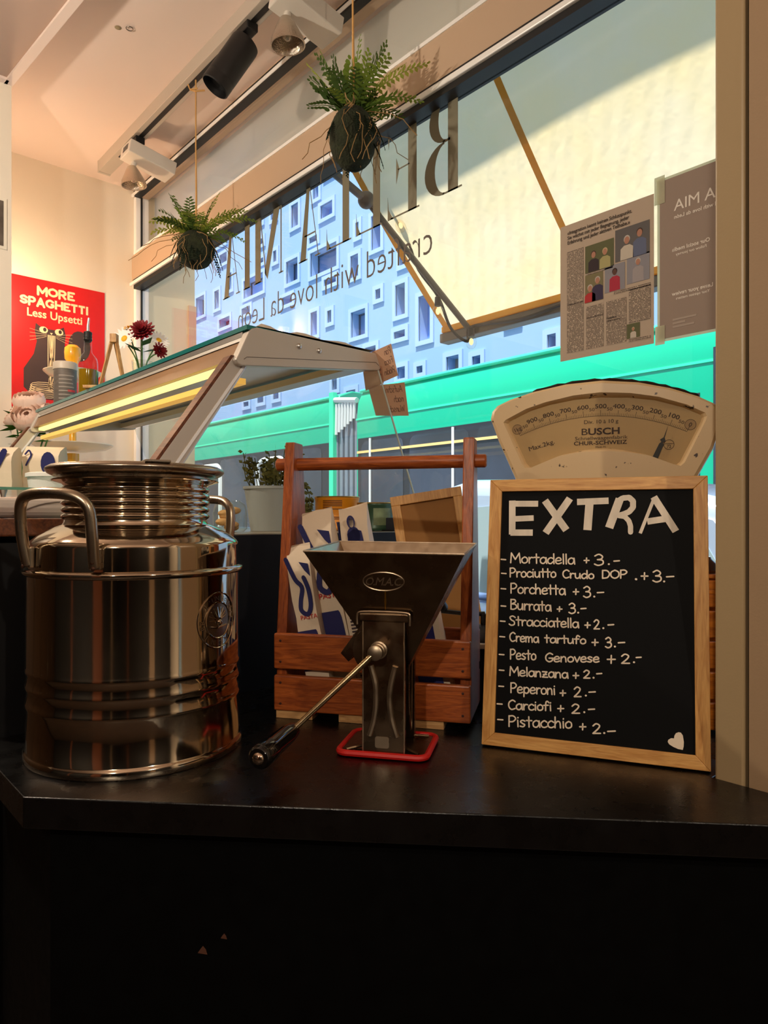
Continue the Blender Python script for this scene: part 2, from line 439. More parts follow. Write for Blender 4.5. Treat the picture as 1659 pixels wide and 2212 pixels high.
# wall stub with dropped ceiling at the left edge of the view
struct('wall_stub', bx(-3.5, 2.97, 0, 0.705, WY, CEIL), m_wall, 'cream wall stub at the left edge of the view')
g = G().prism([(-3.5, -3.5), (1.24, -3.5), (0.758, 2.335), (0.705, 2.97), (-3.5, 2.97)], 2.985, CEIL)
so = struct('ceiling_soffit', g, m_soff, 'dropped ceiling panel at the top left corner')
g = G().prism([(1.215, -3.5), (1.245, -3.5), (0.762, 2.335), (0.708, 2.975), (0.678, 2.975)], 2.975, 2.99)
obj('edge_trim', g, m_ceil, so)
g = bx(-3.5, 2.94, 2.975, 0.69, 2.975, 2.99); obj('edge_trim', g, m_ceil, so)
# pillar on the right
pl = struct('wall_pillar', bx(0.918, -0.25, 0, 1.56, 0.347, CEIL), m_taupe, 'taupe pillar at the right edge beside the window')
obj('edge_profile', bx(0.915, 0.352, 0, 1.0, 0.388, CEIL), mat('pillar_profile', (168, 144, 108), 0.36, bump=0.03, bs=300), pl, bevel=0.003)
# window
w = thing('window_1', None, None); tag(w, 'large shop window in aluminium frame with transom light above', kind='structure')
ylo = 0.30
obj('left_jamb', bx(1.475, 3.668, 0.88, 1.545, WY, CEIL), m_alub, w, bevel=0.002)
obj('jamb_gasket', bx(1.500, 3.662, 0.88, 1.509, 3.668, CEIL), m_gask, w)
obj('top_rail', bx(1.475, ylo, 3.028, 1.545, WY, CEIL), m_transom, w)
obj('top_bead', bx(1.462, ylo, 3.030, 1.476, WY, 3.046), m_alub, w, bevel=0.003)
obj('top_gasket', bx(1.466, ylo, 3.022, 1.50, 3.668, 3.030), m_gask, w)
obj('top_gasket', bx(1.462, ylo, 3.046, 1.476, 3.668, 3.051), m_gask, w)
obj('transom_bar', bx(1.465, ylo, 2.575, 1.56, WY, 2.71), m_transom, w)
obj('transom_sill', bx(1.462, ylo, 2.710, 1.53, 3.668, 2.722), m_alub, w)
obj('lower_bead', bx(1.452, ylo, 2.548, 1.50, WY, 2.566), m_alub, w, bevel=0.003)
obj('lower_gasket', bx(1.458, ylo, 2.566, 1.50, 3.668, 2.575), m_gask, w)
obj('lower_gasket', bx(1.462, ylo, 2.528, 1.52, 3.668, 2.548), m_gask, w)
obj('sill', bx(1.46, ylo, 0.86, 1.60, WY, 0.90), m_alu, w)
obj('upper_pane', bx(1.505, ylo, 2.722, 1.511, 3.66, 3.022), m_glass, w)
obj('lower_pane', bx(1.505, ylo, 0.90, 1.511, 3.66, 2.528), m_glass, w)
struct('wall_sill', bx(1.5, ylo, 0, 1.6, WY, 0.86), m_wall, 'low wall under the shop window')
# vertical boards added behind the camera, unseen, for streaks mirrored in the canister
m_cop = mat('copper_wood', (120, 66, 36), .5); k_ = 1
for (x0, y0, x1, y1, m, zt) in ((-3.5, .9, -3.46, 1.02, m_cop, 2.9), (-3.5, -1.5, -3.46, -.7, m_cop, 2.9), (-3.5, -2.6, -3.46, -2.5, m_taupe, 2.6),
    (-2.4, -3.5, -2.3, -3.47, m_cop, 2.9), (-.4, -3.5, .0, -3.46, m_taupe, 2.2)):
    k_ += 1; struct('trim_%d' % k_, bx(x0, y0, 0, x1, y1, zt), m, 'added unseen board behind the camera, mirrored as a streak in the canister')
# assumed glazed street door right of the pillar, unseen, mirrored as a bright streak in the steel
d = thing('assumed_door_1', None, None); tag(d, 'glazed street door beside the pillar', kind='structure')
obj('door_frame', G().box(1.3, -0.33, 0, 1.38, -0.25, 2.5).box(1.3, -1.50, 0, 1.38, -1.42, 2.5).box(1.3, -1.42, 2.42, 1.38, -0.33, 2.5), m_alu, d)
obj('door_pane', bx(1.335, -1.42, 0.05, 1.345, -0.33, 2.42), m_glass, d)
struct('wall_right', G().box(1.3, -3.5, 0, 1.56, -1.5, CEIL).box(1.3, -1.5, 2.5, 1.56, -0.25, CEIL), m_wall, 'wall around the street door')

# ================================================================== outside: own facade and awning
m_fac = mat('own_facade', (244, 226, 188), 0.8)
m_white = cloth_mat('white_panel', (236, 228, 218), (240, 232, 222), 0.6)
struct('wall_outer_upper', bx(1.60, -7, 3.07, 1.70, 14, 4.245), m_fac, 'facade above the shop window')
struct('wall_outer_pier', bx(1.56, 3.72, -0.1, 1.84, 4.3, 3.07), m_fac, 'cream pier outside the far end of the window')
struct('wall_outer_roof', bx(-3.75, -7, 3.27, 1.598, 14, 3.4), m_fac, 'flat roof over the shop')
struct('wall_transom_panel', bx(1.60, 0.2, 2.66, 1.63, 3.72, 3.07), m_white, 'white panel behind the transom light')
m_stone = mat('pier_stone', (232, 190, 160), 0.7)
struct('trim_1', bx(1.80, 3.712, 2.05, 1.846, 3.722, 2.52), m_stone, 'pinkish stone strip on the outside pier')
# awning
AX0, AZ0, ASL = 2.70, 2.30, 1.044
def aw_pt(u, v):
    dd = ray(u, v); t = (AZ0 + AX0 * ASL - CZ) / (dd.z + ASL * dd.x); return Vector((0, 0, CZ)) + dd * t
aw = thing('awning', 'cream fabric awning sloping down outside the shop window', 'awning', (1.7, 1.0, 2.3))
awo = Vector((1.7, 1.0, 2.3))
m_awn = cloth_mat('awning_fabric', (226, 214, 178), (232, 220, 188), 0.62, bump=0.12, bs=14, stain=(236, 218, 170))
AYL = 2.547; g = G(); NX, NY = 28, 44
for j in range(NY + 1):
    for i in range(NX + 1):
        x = AX0 + (1.73 - AX0) * i / NX; y = -1.2 + (AYL + 1.2) * j / NY
        bil = 0.03 * math.sin(PI * i / NX) + 0.012 * math.sin(3.1 * y + 1.0) * math.sin(PI * i / NX)
        g.v.append((x - awo.x, y - awo.y, AZ0 + (AX0 - x) * ASL - bil - awo.z))
for j in range(NY):
    for i in range(NX):
        a = j * (NX + 1) + i; g.f.append((a, a + 1, a + NX + 2, a + NX + 1))
obj('fabric', g, m_awn, aw, smooth=True)
m_hem = cloth_mat('awning_hem', (214, 178, 100), (236, 190, 100), 0.5)
def aw_strip(y0, y1, dz=0.006, x0=AX0, x1=1.735):
    a, n = G(), 20
    for k in range(n):
        p = []
        for t in (k / n, (k + 1) / n):
            x = x0 + (x1 - x0) * t; s = (x - AX0) / (1.73 - AX0)
            z = AZ0 + (AX0 - x) * ASL - 0.03 * math.sin(PI * s) - 0.012 * math.sin(3.1 * y0 + 1) * math.sin(PI * s) - dz
            p.append((x, y0, z)); p.append((x, y1, z))
        a.slab([Vector(q) - awo for q in (p[0], p[1], p[3], p[2])], (0, 0, 0.002))
    return a
obj('seam', aw_strip(1.655, 1.685), m_hem, aw)
obj('side_hem', aw_strip(AYL - 0.035, AYL + 0.002), m_hem, aw)
m_bar = mat('awning_bar', (92, 88, 84), 0.5, 0.4)
T = Matrix.Translation(-awo)
obj('front_bar', bx(2.68, -1.2, 2.235, 2.75, AYL + 0.03, 2.285, T), m_bar, aw, bevel=0.006)
obj('front_hem', bx(2.675, -1.2, 2.286, 2.715, AYL + 0.01, 2.315, T), m_hem, aw)
A1, A2, A3 = Vector((2.68, 2.36, 2.26)), Vector((2.08, 2.47, 2.78)), Vector((1.66, 2.40, 2.86))
obj('folding_arm', G().tube([A1 - awo, A2 - awo], 0.015, 8), m_bar, aw, smooth=True)
obj('folding_arm', G().tube([A2 - awo, A3 - awo], 0.018, 8), m_bar, aw, smooth=True)
obj('arm_joint', G().ball(A2 - awo, 0.04), m_bar, aw, smooth=True)
# string of bulbs on the awning
sl = thing('string_light', 'dark cable with small glass bulbs hung along the awning edge', 'string light', (2.6, 2.4, 2.2))
slo = Vector((2.6, 2.4, 2.2))
b1, b2, b3 = plane_hit(946, 640, Vector((0, 2.43, 0)), Vector((0, 1, 0))), at_x(1018, 706, 2.66), plane_hit(866, 452, Vector((0, 2.44, 0)), Vector((0, 1, 0)))
cab = smooth_path([b3 + Vector((-.2, 0, .22)), b3, (b3 + b1) / 2 + Vector((0, .03, -.04)), b1, Vector((2.6, 2.42, 2.27)), Vector((2.66, 2.36, 2.2)), b2, at_x(1120, 690, 2.66), at_x(1220, 655, 2.66), at_x(1330, 610, 2.66)], 6)
m_cable = mat('cable', (24, 26, 34), 0.5)
obj('cable', G().tube([p - slo for p in cab], 0.008, 6), m_cable, sl, smooth=True)
m_bulb = emit_mat('bulb_glow', (255, 214, 150), 1.6)
m_bglass = pane_mat('bulb_glass', (1, .96, .88), 1.35)
for p in (b1, b2, b3):
    q = p - slo
    s_ = obj('socket', G().lathe([(0.006, 0.0), (0.016, -0.005), (0.018, -0.045), (0.014, -0.05)], 12, Matrix.Translation(q)), m_cable, sl, smooth=True)
    bu = obj('bulb', G().ball((0, 0, -0.078), 0.028, 12, 8, (1, 1, 1.25), Matrix.Translation(q)), m_bglass, sl, smooth=True)
    obj('filament', G().ball((0, 0, -0.075), 0.011, 8, 6, (1, 1, 1.6), Matrix.Translation(q)), m_bulb, bu, smooth=True)

# ================================================================== street
struct('ground_street', bx(1.70, -25, -0.3, 60, 70, -0.12), mat('asphalt', (120, 122, 128), 0.9, var=0.15, vs=0.8), 'grey street outside')
struct('ground_pavement', bx(1.60, -25, -0.2, 2.9, 70, -0.06), mat('pavement', (168, 160, 150), 0.9, var=0.1, vs=1.5), 'pavement outside the window')
# apartment building across the street
FX = 14.0
ab = thing('apartment_building', 'pale blue rendered apartment block with scattered deep square windows', 'building', (FX, 14, -0.12))
m_rend = mat('cool_cast_render', (142, 178, 228), 0.85, var=0.04, vs=0.3)  # blue cast of the outdoor light is put into the facade's base colour
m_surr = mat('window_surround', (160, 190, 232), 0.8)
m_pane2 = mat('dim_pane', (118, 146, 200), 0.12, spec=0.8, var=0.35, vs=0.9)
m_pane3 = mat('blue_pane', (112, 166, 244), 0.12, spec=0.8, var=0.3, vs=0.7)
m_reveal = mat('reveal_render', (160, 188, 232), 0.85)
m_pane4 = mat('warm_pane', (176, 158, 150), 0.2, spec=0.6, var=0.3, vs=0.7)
wins = [(425,641,443,683),(465,628,475,667),(476,548,492,568),(470,511,489,529),(528,598,570,637),(495,590,502,626),(524,664,542,678),
 (475,687,498,706),(559,517,570,529),(559,559,571,569),(592,542,599,566),(559,457,568,483),(587,440,597,474),(631,441,646,490),(694,439,720,468),
 (623,405,636,420),(678,381,690,429),(704,358,723,377),(670,511,687,524),(620,561,645,609),(672,535,729,587),(611,640,633,657),(702,600,728,614),
 (673,674,687,725),(709,671,718,697),(759,551,776,599),(804,464,824,538),(770,481,777,512),(865,549,891,570),(856,614,877,681),(813,625,824,646),
 (906,638,931,735),(760,671,791,726),(853,715,877,730),(1184,722,1203,750),(966,769,993,800),(1022,769,1040,790),(860,793,877,818),(902,791,915,806),
 (719,819,730,842),(558,854,571,870),(528,868,539,878),(592,845,604,862),(750,843,770,860),(791,749,814,762),(640,742,655,762),(588,760,604,782),
 (1098,660,1120,700),(1000,560,1030,640),(1110,545,1135,600),(1230,640,1262,700),(1300,560,1340,650),(1180,470,1210,540),(1420,720,1450,745),(1320,730,1350,760)]
rects = []
for (u0, v0, u1, v1) in wins:
    um, vm = (u0 + u1) / 2, (v0 + v1) / 2
    ya, yb = at_x(u1, vm, FX).y, at_x(u0, vm, FX).y
    za, zb = at_x(um, v1, FX).z, at_x(um, v0, FX).z
    rects.append((ya, yb, za, zb))
# facade as a grid wall with real openings
ys = sorted(set([-6.0, 60.0] + [r[0] for r in rects] + [r[1] for r in rects]))
zs = sorted(set([-0.12, 19.0] + [r[2] for r in rects] + [r[3] for r in rects]))
g = G(); A0 = Vector((FX, 14, -0.12))
idx = {}
def fv(i, j):
    if (i, j) not in idx: idx[(i, j)] = len(g.v); g.v.append((0, ys[i] - 14, zs[j] + 0.12))
    return idx[(i, j)]
for i in range(len(ys) - 1):
    ym = (ys[i] + ys[i + 1]) / 2
    for j in range(len(zs) - 1):
        zm = (zs[j] + zs[j + 1]) / 2
        if not any(a < ym < b and c < zm < d_ for a, b, c, d_ in rects):
            g.f.append((fv(i, j), fv(i + 1, j), fv(i + 1, j + 1), fv(i, j + 1)))
g.box(0.5, -20, 0, 6, 46, 19.1)
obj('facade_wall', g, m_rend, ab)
rr = random.Random(3)
for (a, b, c, d_) in rects:
    wd = 0.13
    a -= 14; b -= 14; c += 0.12; d_ += 0.12
    f = G()
    f.box(-0.05, a - wd, c - wd, 0.02, b + wd, c).box(-0.05, a - wd, d_, 0.02, b + wd, d_ + wd)
    f.box(-0.05, a - wd, c, 0.02, a, d_).box(-0.05, b, c, 0.02, b + wd, d_)
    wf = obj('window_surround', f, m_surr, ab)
    f = G().box(0, a - .01, c - .01, 0.38, a, d_ + .01).box(0, b, c - .01, 0.38, b + .01, d_ + .01).box(0, a, d_, 0.38, b, d_ + .01).box(0, a, c - .01, 0.38, b, c)
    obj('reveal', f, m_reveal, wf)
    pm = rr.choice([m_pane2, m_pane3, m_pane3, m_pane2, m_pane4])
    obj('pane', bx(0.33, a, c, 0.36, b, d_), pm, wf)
    if (b - a) > 0.7:
        fr = G(); t = 0.045
        fr.box(0.29, a, c, 0.34, a + t, d_).box(0.29, b - t, c, 0.34, b, d_).box(0.29, a, c, 0.34, b, c + t).box(0.29, a, d_ - t, 0.34, b, d_)
        if (b - a) > 1.6: fr.box(0.29, a + (b - a) * .38, c, 0.34, a + (b - a) * .38 + t, d_)
        obj('sash', fr, mat('dark_sash', (70, 82, 104), 0.5), wf)
# tram
TX = 7.65
tr = thing('tram', 'bright green tram with dark window band and grey bellows on the street', 'tram', (TX, 9.7, -0.12))
to = Vector((TX, 9.7, -0.12)); T = Matrix.Translation(-to)
m_green = mat('tram_green', (0, 184, 148), 0.28, coat=0.3, var=0.05, vs=0.5)
m_gtrim = mat('tram_edge', (60, 240, 190), 0.3)
m_tglass = mat('tram_glass', (58, 66, 82), 0.08, spec=0.8, var=0.4, vs=0.8)
m_twhite = mat('tram_white', (232, 236, 240), 0.4)
m_yel = mat('yellow_rail', (255, 214, 140), 0.4)
m_grey = mat('bellows_grey', (128, 140, 158), 0.6)
m_tdark = mat('tram_dark', (40, 44, 54), 0.4)
def tram_module(y0, y1, nose=False):
    sec = [(0.0, 2.68), (0.0, 3.05), (0.03, 3.32), (0.16, 3.55), (0.45, 3.66), (2.0, 3.66), (2.3, 3.5), (2.42, 3.2), (2.42, 0.25), (0.0, 0.25), (0, 1.0)]
    p = G(); n = len(sec)
    for y in (y0, y1): p.v += [tuple(T @ Vector((TX + a, y, z))) for a, z in sec]
    p.f += [tuple(range(n)), tuple(range(2 * n - 1, n - 1, -1))] + [(i, i + n, (i + 1) % n + n, (i + 1) % n) for i in range(n)]
    if nose:   # rounded front end
        k = len(p.v)
        for i in range(n): x, y, z = p.v[i]; 
    return obj('body', p, m_green, tr, smooth=True, ang=30, bevel=0.02)
tram_module(3.2, 9.35); tram_module(10.02, 19.0)
g = G().box(TX - 0.012, 3.2, 3.0, TX + 0.01, 9.35, 3.03, T).box(TX - 0.012, 10.02, 3.0, TX + 0.01, 19, 3.03, T)
obj('waist_line', g, m_gtrim, tr)
obj('roof_line', G().tube([T @ Vector((TX + .1, 3.2, 3.52)), T @ Vector((TX + .1, 9.35, 3.52))], 0.03, 8), m_gtrim, tr)
obj('roof_line', G().tube([T @ Vector((TX + .1, 10.02, 3.52)), T @ Vector((TX + .1, 19, 3.52))], 0.03, 8), m_gtrim, tr)
obj('end_frame', bx(TX - 0.03, 9.98, 0.4, TX + 0.06, 10.10, 3.58, T), m_gtrim, tr)
def tram_win(y0, y1, z0=1.05, z1=2.62):
    f = G(); f.prism(rrect(y1 - y0, z1 - z0, 0.14), -0.015, 0.02, T @ Matrix.Translation(((TX), (y0 + y1) / 2, (z0 + z1) / 2)) @ Matrix(((0, 0, 1, 0), (1, 0, 0, 0), (0, 1, 0, 0), (0, 0, 0, 1))))
    return obj('window', f, m_tglass, tr, smooth=True)
obj('window_band', G().box(TX - .006, 3.4, 0.98, TX + .01, 9.3, 2.68, T).box(TX - .006, 10.12, 0.98, TX + .01, 19, 2.68, T), m_tdark, tr)
for a, b in ((8.15, 9.2), (6.75, 8.0), (5.3, 6.6), (3.7, 5.15), (10.35, 11.7), (12.6, 14.2), (15.0, 16.6)): tram_win(a, b)
obj('handrail', G().box(TX - .03, 3.4, 2.42, TX - .005, 9.3, 2.46, T), m_yel, tr)
for y in (8.95, 7.05): obj('pole', G().tube([T @ Vector((TX - .03, y, 1.0)), T @ Vector((TX - .03, y, 2.66))], 0.022, 8), m_twhite, tr, smooth=True)
for yc in (12.05, 14.65):
    ring = [(T @ Vector((TX - .02, yc + p[0], 1.75 + p[1]))) for p in rrect(1.0, 1.5, 0.22)]
    obj('door_frame', G().tube(ring, 0.055, 6, closed=True), m_twhite, tr, smooth=True)
for i in range(9):
    y = 9.38 + i * 0.072
    obj('bellow', G().box(TX + .05 + (i % 2) * .03, y, 0.45, TX + 2.3, y + .05, 3.38, T), m_grey, tr, bevel=0.012)
obj('bellow_rail', G().tube([T @ Vector((TX + .02, 9.36, 3.36)), T @ Vector((TX + .02, 10.0, 3.44))], 0.05, 8), m_twhite, tr, smooth=True)
for i in range(7):
    y = 9.42 + i * 0.085
    obj('bellow_clip', G().tube([T @ Vector((TX + .02, y, 3.36)), T @ Vector((TX + .03, y + .03, 3.05 - .04 * i))], 0.028, 6), m_twhite, tr)
obj('windscreen', G().slab([T @ Vector(p) for p in ((TX - .02, 3.25, 3.15), (TX - .02, 2.2, 3.2), (TX - .02, 2.6, 1.2), (TX - .02, 3.25, 1.2))], (0.03, 0, 0)), m_tglass, tr)
obj('nose', G().slab([T @ Vector(p) for p in ((TX + .02, 3.3, 3.6), (TX + .02, 2.4, 3.45), (TX + .02, 1.8, 2.2), (TX + .02, 1.7, 0.3), (TX + .02, 3.3, 0.25))], (2.3, 0, 0)), m_green, tr, bevel=0.2, seg=5)
obj('skirt', G().box(TX - .01, 3.2, 0.1, TX + .05, 9.35, 0.35, T).box(TX - .01, 10.02, .1, TX + .05, 19, .35, T), m_tdark, tr)
# parked car
car = thing('car', 'light blue parked car seen low behind the window', 'car', (3.9, 2.55, -0.12))
m_car = mat('car_paint', (176, 200, 236), 0.15, 0.2, coat=0.8)
m_cwin = mat('car_window', (150, 176, 190), 0.06, spec=0.9)
body = [(-2.2, .30), (-2.25, .62), (-2.1, .86), (-1.5, .93), (1.3, .93), (2.0, .80), (2.2, .60), (2.2, .30)]
cabn = [(-1.75, .92), (-1.25, 1.50), (-0.8, 1.62), (0.3, 1.66), (0.95, 1.52), (1.75, .92)]
MY = Matrix(((0, 0, 1, 0), (1, 0, 0, 0), (0, 1, 0, 0), (0, 0, 0, 1)))
obj('body', G().prism(body, -0.88, 0.88, MY), m_car, car, smooth=True, bevel=0.09, seg=4)
obj('cabin', G().prism(cabn, -0.72, 0.72, MY), m_car, car, smooth=True, bevel=0.10, seg=4)
for sx in (-0.725, 0.71):
    obj('side_window', G().prism([(-1.35, .98), (-1.1, 1.42), (-.15, 1.50), (-.15, .98)], sx, sx + .016, MY), m_cwin, car)
    obj('side_window', G().prism([(-.05, .98), (-.05, 1.50), (.7, 1.46), (1.45, .98)], sx, sx + .016, MY), m_cwin, car)
    for yy in (-1.4, 1.4):
        s_ = -0.90 if sx < 0 else 0.70
        wl = obj('wheel', G().lathe([(.18, 0), (.30, 0), (.32, .04), (.32, .16), (.30, .20), (.18, .20)], 24, Matrix.Translation((s_, yy, .32)) @ Matrix.Rotation(PI / 2, 4, 'Y')), m_gask, car, smooth=True)
        obj('rim', G().lathe([(.02, .0), (.19, .01), (.19, .19), (.02, .2)], 16, Matrix.Translation((s_, yy, .32)) @ Matrix.Rotation(PI / 2, 4, 'Y')), m_alu, wl)
# ================================================================== lettering and sheets on the window
GX = 1.5045      # inner glass face
m_vinyl = mat('frosted_vinyl', (122, 116, 96), 0.6)
bl = thing('window_lettering', 'large olive grey serif lettering seen mirrored on the window glass', 'lettering', (GX, 2.0, 2.2))
blo = Vector((GX, 2.0, 2.2))
def decal(polys, name='letter', m=m_vinyl, parent=bl, x=GX - 0.0012, o=blo):
    g_ = G()
    for p in polys:
        pts = [at_x(u, v, x) for u, v in p]
        g_.slab([q - o for q in pts], (0.0008, 0, 0))
    return obj(name, g_, m, parent)
# letter geometry in the glass plane: y decreases to the right of the view, z up
ZT, ZB = at_x(985, 190, GX).z, at_x(985, 408, GX).z
def LP(ya, pts, wd):     # letter box: reading direction = +y (seen mirrored), unit cell 0..1
    return [Vector((0, ya + a * wd, ZB + b * (ZT - ZB))) for a, b in pts]
def letter(ya, wd, polys):
    g_ = G()
    for p in polys: g_.slab([q - Vector((0, blo.y, blo.z)) + Vector((-0.0012, 0, 0)) for q in LP(ya, p, wd)], (0.0008, 0, 0))
    return obj('letter', g_, m_vinyl, bl)
def arcb(cx, cy, rx, ry, a0, a1, n=14): return [(cx + rx * math.cos(R(a0 + (a1 - a0) * i / n)), cy + ry * math.sin(R(a0 + (a1 - a0) * i / n))) for i in range(n + 1)]
def gy(u, v=300): return at_x(u, v, GX).y
h = 0.018
stem = lambda a, b: [(a, 0), (b, 0), (b, 1), (a, 1)]
yB = gy(998); wB = gy(918) - yB
letter(yB, wB, [stem(0.10, 0.36), [(0, 0), (.5, 0), (.5, h), (0, h)], [(0, 1 - h), (.5, 1 - h), (.5, 1), (0, 1)],
    arcb(.45, .765, .42, .235, -90, 90) + list(reversed(arcb(.42, .765, .20, .215, -90, 90))),
    arcb(.48, .265, .52, .265, -90, 90) + list(reversed(arcb(.45, .265, .27, .245, -90, 90))), [(.3, .52), (.5, .52), (.5, .545), (.3, .545)]])
def eL(ya, wd, e=True):
    P = [stem(0.08, 0.34), [(0, 0), (.9, 0), (.9, h), (0, h)], [(0, 1 - h), (.3, 1 - h), (.3, 1), (0, 1)],
         [(.80, 0), (1.0, 0), (1.0, .26), (.97, .12), (.86, .03)]]
    if e: P += [[(.3, 1 - h), (.95, 1 - h), (.95, 1), (.3, 1)], [(.85, 1), (1, 1), (.97, .78), (.93, .92)], [(.3, .50), (.66, .50), (.66, .515), (.3, .515)], [(.62, .51), (.72, .36), (.72, .64)]]
    return letter(ya, wd, P)
eL(gy(906), gy(838) - gy(906)); eL(gy(826), gy(770) - gy(826), False); eL(gy(759), gy(706) - gy(759), False)
def lA(ya, wd): return letter(ya, wd, [[(.48, 1), (.62, 1), (.98, 0), (.70, 0)], [(.50, .94), (.53, .94), (.10, 0), (.07, 0)], [(.24, .30), (.76, .30), (.76, .32), (.24, .32)], [(0, 0), (.24, 0), (.24, h), (0, h)], [(.62, 0), (1.05, 0), (1.05, h), (.62, h)]])
lA(gy(692, 500), gy(648, 500) - gy(692, 500))
yM = gy(612, 550); wM = gy(549, 550) - yM
letter(yM, wM, [[(.05, 0), (.085, 0), (.085, 1), (.05, 1)], [(.06, 1), (.27, 1), (.62, .10), (.52, 0)], [(.56, .06), (.59, .06), (.80, .98), (.77, .98)], stem(.76, .95), [(0, 0), (.14, 0), (.14, h), (0, h)], [(.7, 0), (1, 0), (1, h), (.7, h)]])
yI = gy(541, 560); letter(yI, gy(528, 560) - yI, [stem(.1, .9), [(-.1, 0), (1.1, 0), (1.1, h), (-.1, h)], [(-.1, 1 - h), (1.1, 1 - h), (1.1, 1), (-.1, 1)]])
lA(gy(519, 600), gy(484, 600) - gy(519, 600))
# tagline
m_vin2 = mat('tagline_vinyl', (96, 86, 80), 0.6)
tg = text('crafted with love da León', 0.135, -0.012, 'LEFT', 1.02)
wx = max(p[0] for p in tg.v); ya, yb = 1.470, 2.635
tl = thing('window_tagline', 'thin mirrored tagline lettering on the window below the big letters', 'lettering', (GX, ya, CZ + .805))
full = 'crafted with love da León'; wpos = 0
for wd in full.split():
    pre = full[:full.index(wd)]
    # width of the preceding text places the word
    o_ = (max(p[0] for p in text(pre + wd, 0.135, -0.012, 'LEFT', 1.02).v) - max(p[0] for p in text(wd, 0.135, -0.012, 'LEFT', 1.02).v))
    tw = text(wd, 0.135, -0.012, 'LEFT', 1.02); tw.mapv(lambda p: Vector((-0.0012, (o_ + p.x) / wx * (yb - ya), p.y)))
    obj('word', tw, m_vin2, tl, solid=0.0006)

# newspaper page taped to the glass
m_news = mat('newsprint', (182, 164, 146), 0.8)
m_ink = mat('news_ink', (52, 44, 40), 0.8)
def colmat():
    m = bpy.data.materials.new('text_columns'); m.use_nodes = True
    nt = m.node_tree; N = nt.nodes; L_ = nt.links; b = N['Principled BSDF']; b.inputs['Roughness'].default_value = 0.8
    tc = N.new('ShaderNodeTexCoord'); mp = N.new('ShaderNodeMapping'); mp.inputs['Scale'].default_value = (1, 1, 1)
    L_.new(tc.outputs['Object'], mp.inputs['Vector'])
    sx = N.new('ShaderNodeSeparateXYZ'); L_.new(mp.outputs['Vector'], sx.inputs[0])
    mu = N.new('ShaderNodeMath'); mu.operation = 'MULTIPLY'; mu.inputs[1].default_value = 300.0; L_.new(sx.outputs['Z'], mu.inputs[0])
    fr = N.new('ShaderNodeMath'); fr.operation = 'FRACT'; L_.new(mu.outputs[0], fr.inputs[0])
    gt = N.new('ShaderNodeMath'); gt.operation = 'GREATER_THAN'; gt.inputs[1].default_value = 0.42; L_.new(fr.outputs[0], gt.inputs[0])
    fl = N.new('ShaderNodeMath'); fl.operation = 'FLOOR'; L_.new(mu.outputs[0], fl.inputs[0])
    cb = N.new('ShaderNodeCombineXYZ'); L_.new(sx.outputs['Y'], cb.inputs[0]); L_.new(fl.outputs[0], cb.inputs[1])
    m2 = N.new('ShaderNodeMapping'); m2.inputs['Scale'].default_value = (420, 3.7, 1); L_.new(cb.outputs[0], m2.inputs['Vector'])
    nz = N.new('ShaderNodeTexNoise'); nz.inputs['Scale'].default_value = 1.0; nz.inputs['Detail'].default_value = 1; L_.new(m2.outputs[0], nz.inputs['Vector'])
    g2 = N.new('ShaderNodeMath'); g2.operation = 'GREATER_THAN'; g2.inputs[1].default_value = 0.42; L_.new(nz.outputs['Fac'], g2.inputs[0])
    pr = N.new('ShaderNodeMath'); pr.operation = 'MULTIPLY'; L_.new(gt.outputs[0], pr.inputs[0]); L_.new(g2.outputs[0], pr.inputs[1])
    mx = N.new('ShaderNodeMix'); mx.data_type = 'RGBA'; mx.inputs['A'].default_value = lin((180, 162, 144)); mx.inputs['B'].default_value = lin((92, 80, 72))
    L_.new(pr.outputs[0], mx.inputs['Factor']); L_.new(mx.outputs['Result'], b.inputs['Base Color'])
    return m
m_cols = colmat()
NP = [at_x(1210, 492, 1.496), at_x(1412, 418, 1.496), at_x(1412, 740, 1.496), at_x(1210, 783, 1.496)]
ny0, ny1 = NP[0].y, NP[1].y; nz1 = (NP[0].z + NP[1].z) / 2; nz0 = (NP[2].z + NP[3].z) / 2
npg = thing('newspaper_page', 'newspaper page with five photographs taped to the window', 'newspaper', (1.497, (ny0 + ny1) / 2, nz0))
NW, NH = ny0 - ny1, nz1 - nz0
def nyz(a, b): return (NW / 2 - a * NW, b * NH)       # a: 0 left .. 1 right of the view, b: 0 bottom .. 1 top
def nrect(a0, b0, a1, b1, x):
    y0, z0 = nyz(a0, b0); y1, z1 = nyz(a1, b1); return [(x, y0, z0), (x, y1, z0), (x, y1, z1), (x, y0, z1)]
def to_news(gt, a, b, x=-0.0012):
    y0, z0 = nyz(a, b); return gt.mapv(lambda p: Vector((x, y0 - p.x, z0 + p.y)))
obj('sheet', G().slab(nrect(0, 0, 1, 1, 0), (0.0006, 0, 0)), m_news, npg)
for k, t in enumerate(('«Integration kennt keinen Schlusspunkt.', 'Sie wächst mit jeder Begegnung, jeder', 'Erfahrung und jeder aktiven Teilhabe.»')):
    gt = text(t, 0.0125, 0.012, 'LEFT', 0.95, 0.92); obj('headline', to_news(gt, 0.085, 0.925 - k * 0.036), m_ink, npg)
cols = [(.08, .27, .05, .80), (.30, .49, .05, .36), (.52, .73, .05, .36), (.755, .97, .17, .40), (.755, .97, .04, .06), (.60, .97, .395, .415), (.30, .59, .587, .598)]
for a0, a1, b0, b1 in cols: obj('text_column', G().flat(nrect(a0, b0, a1, b1, -0.0008)), m_cols, npg)
for (t, a, b) in (('Treffpunkt für alle', .085, .40), ('«Hier stellt Raum»', .305, .27), ('Engagierte', .525, .235), ('Unterstützung', .525, .215)):
    obj('subheading', to_news(text(t, 0.006, 0.014, 'LEFT'), a, b), m_ink, npg)
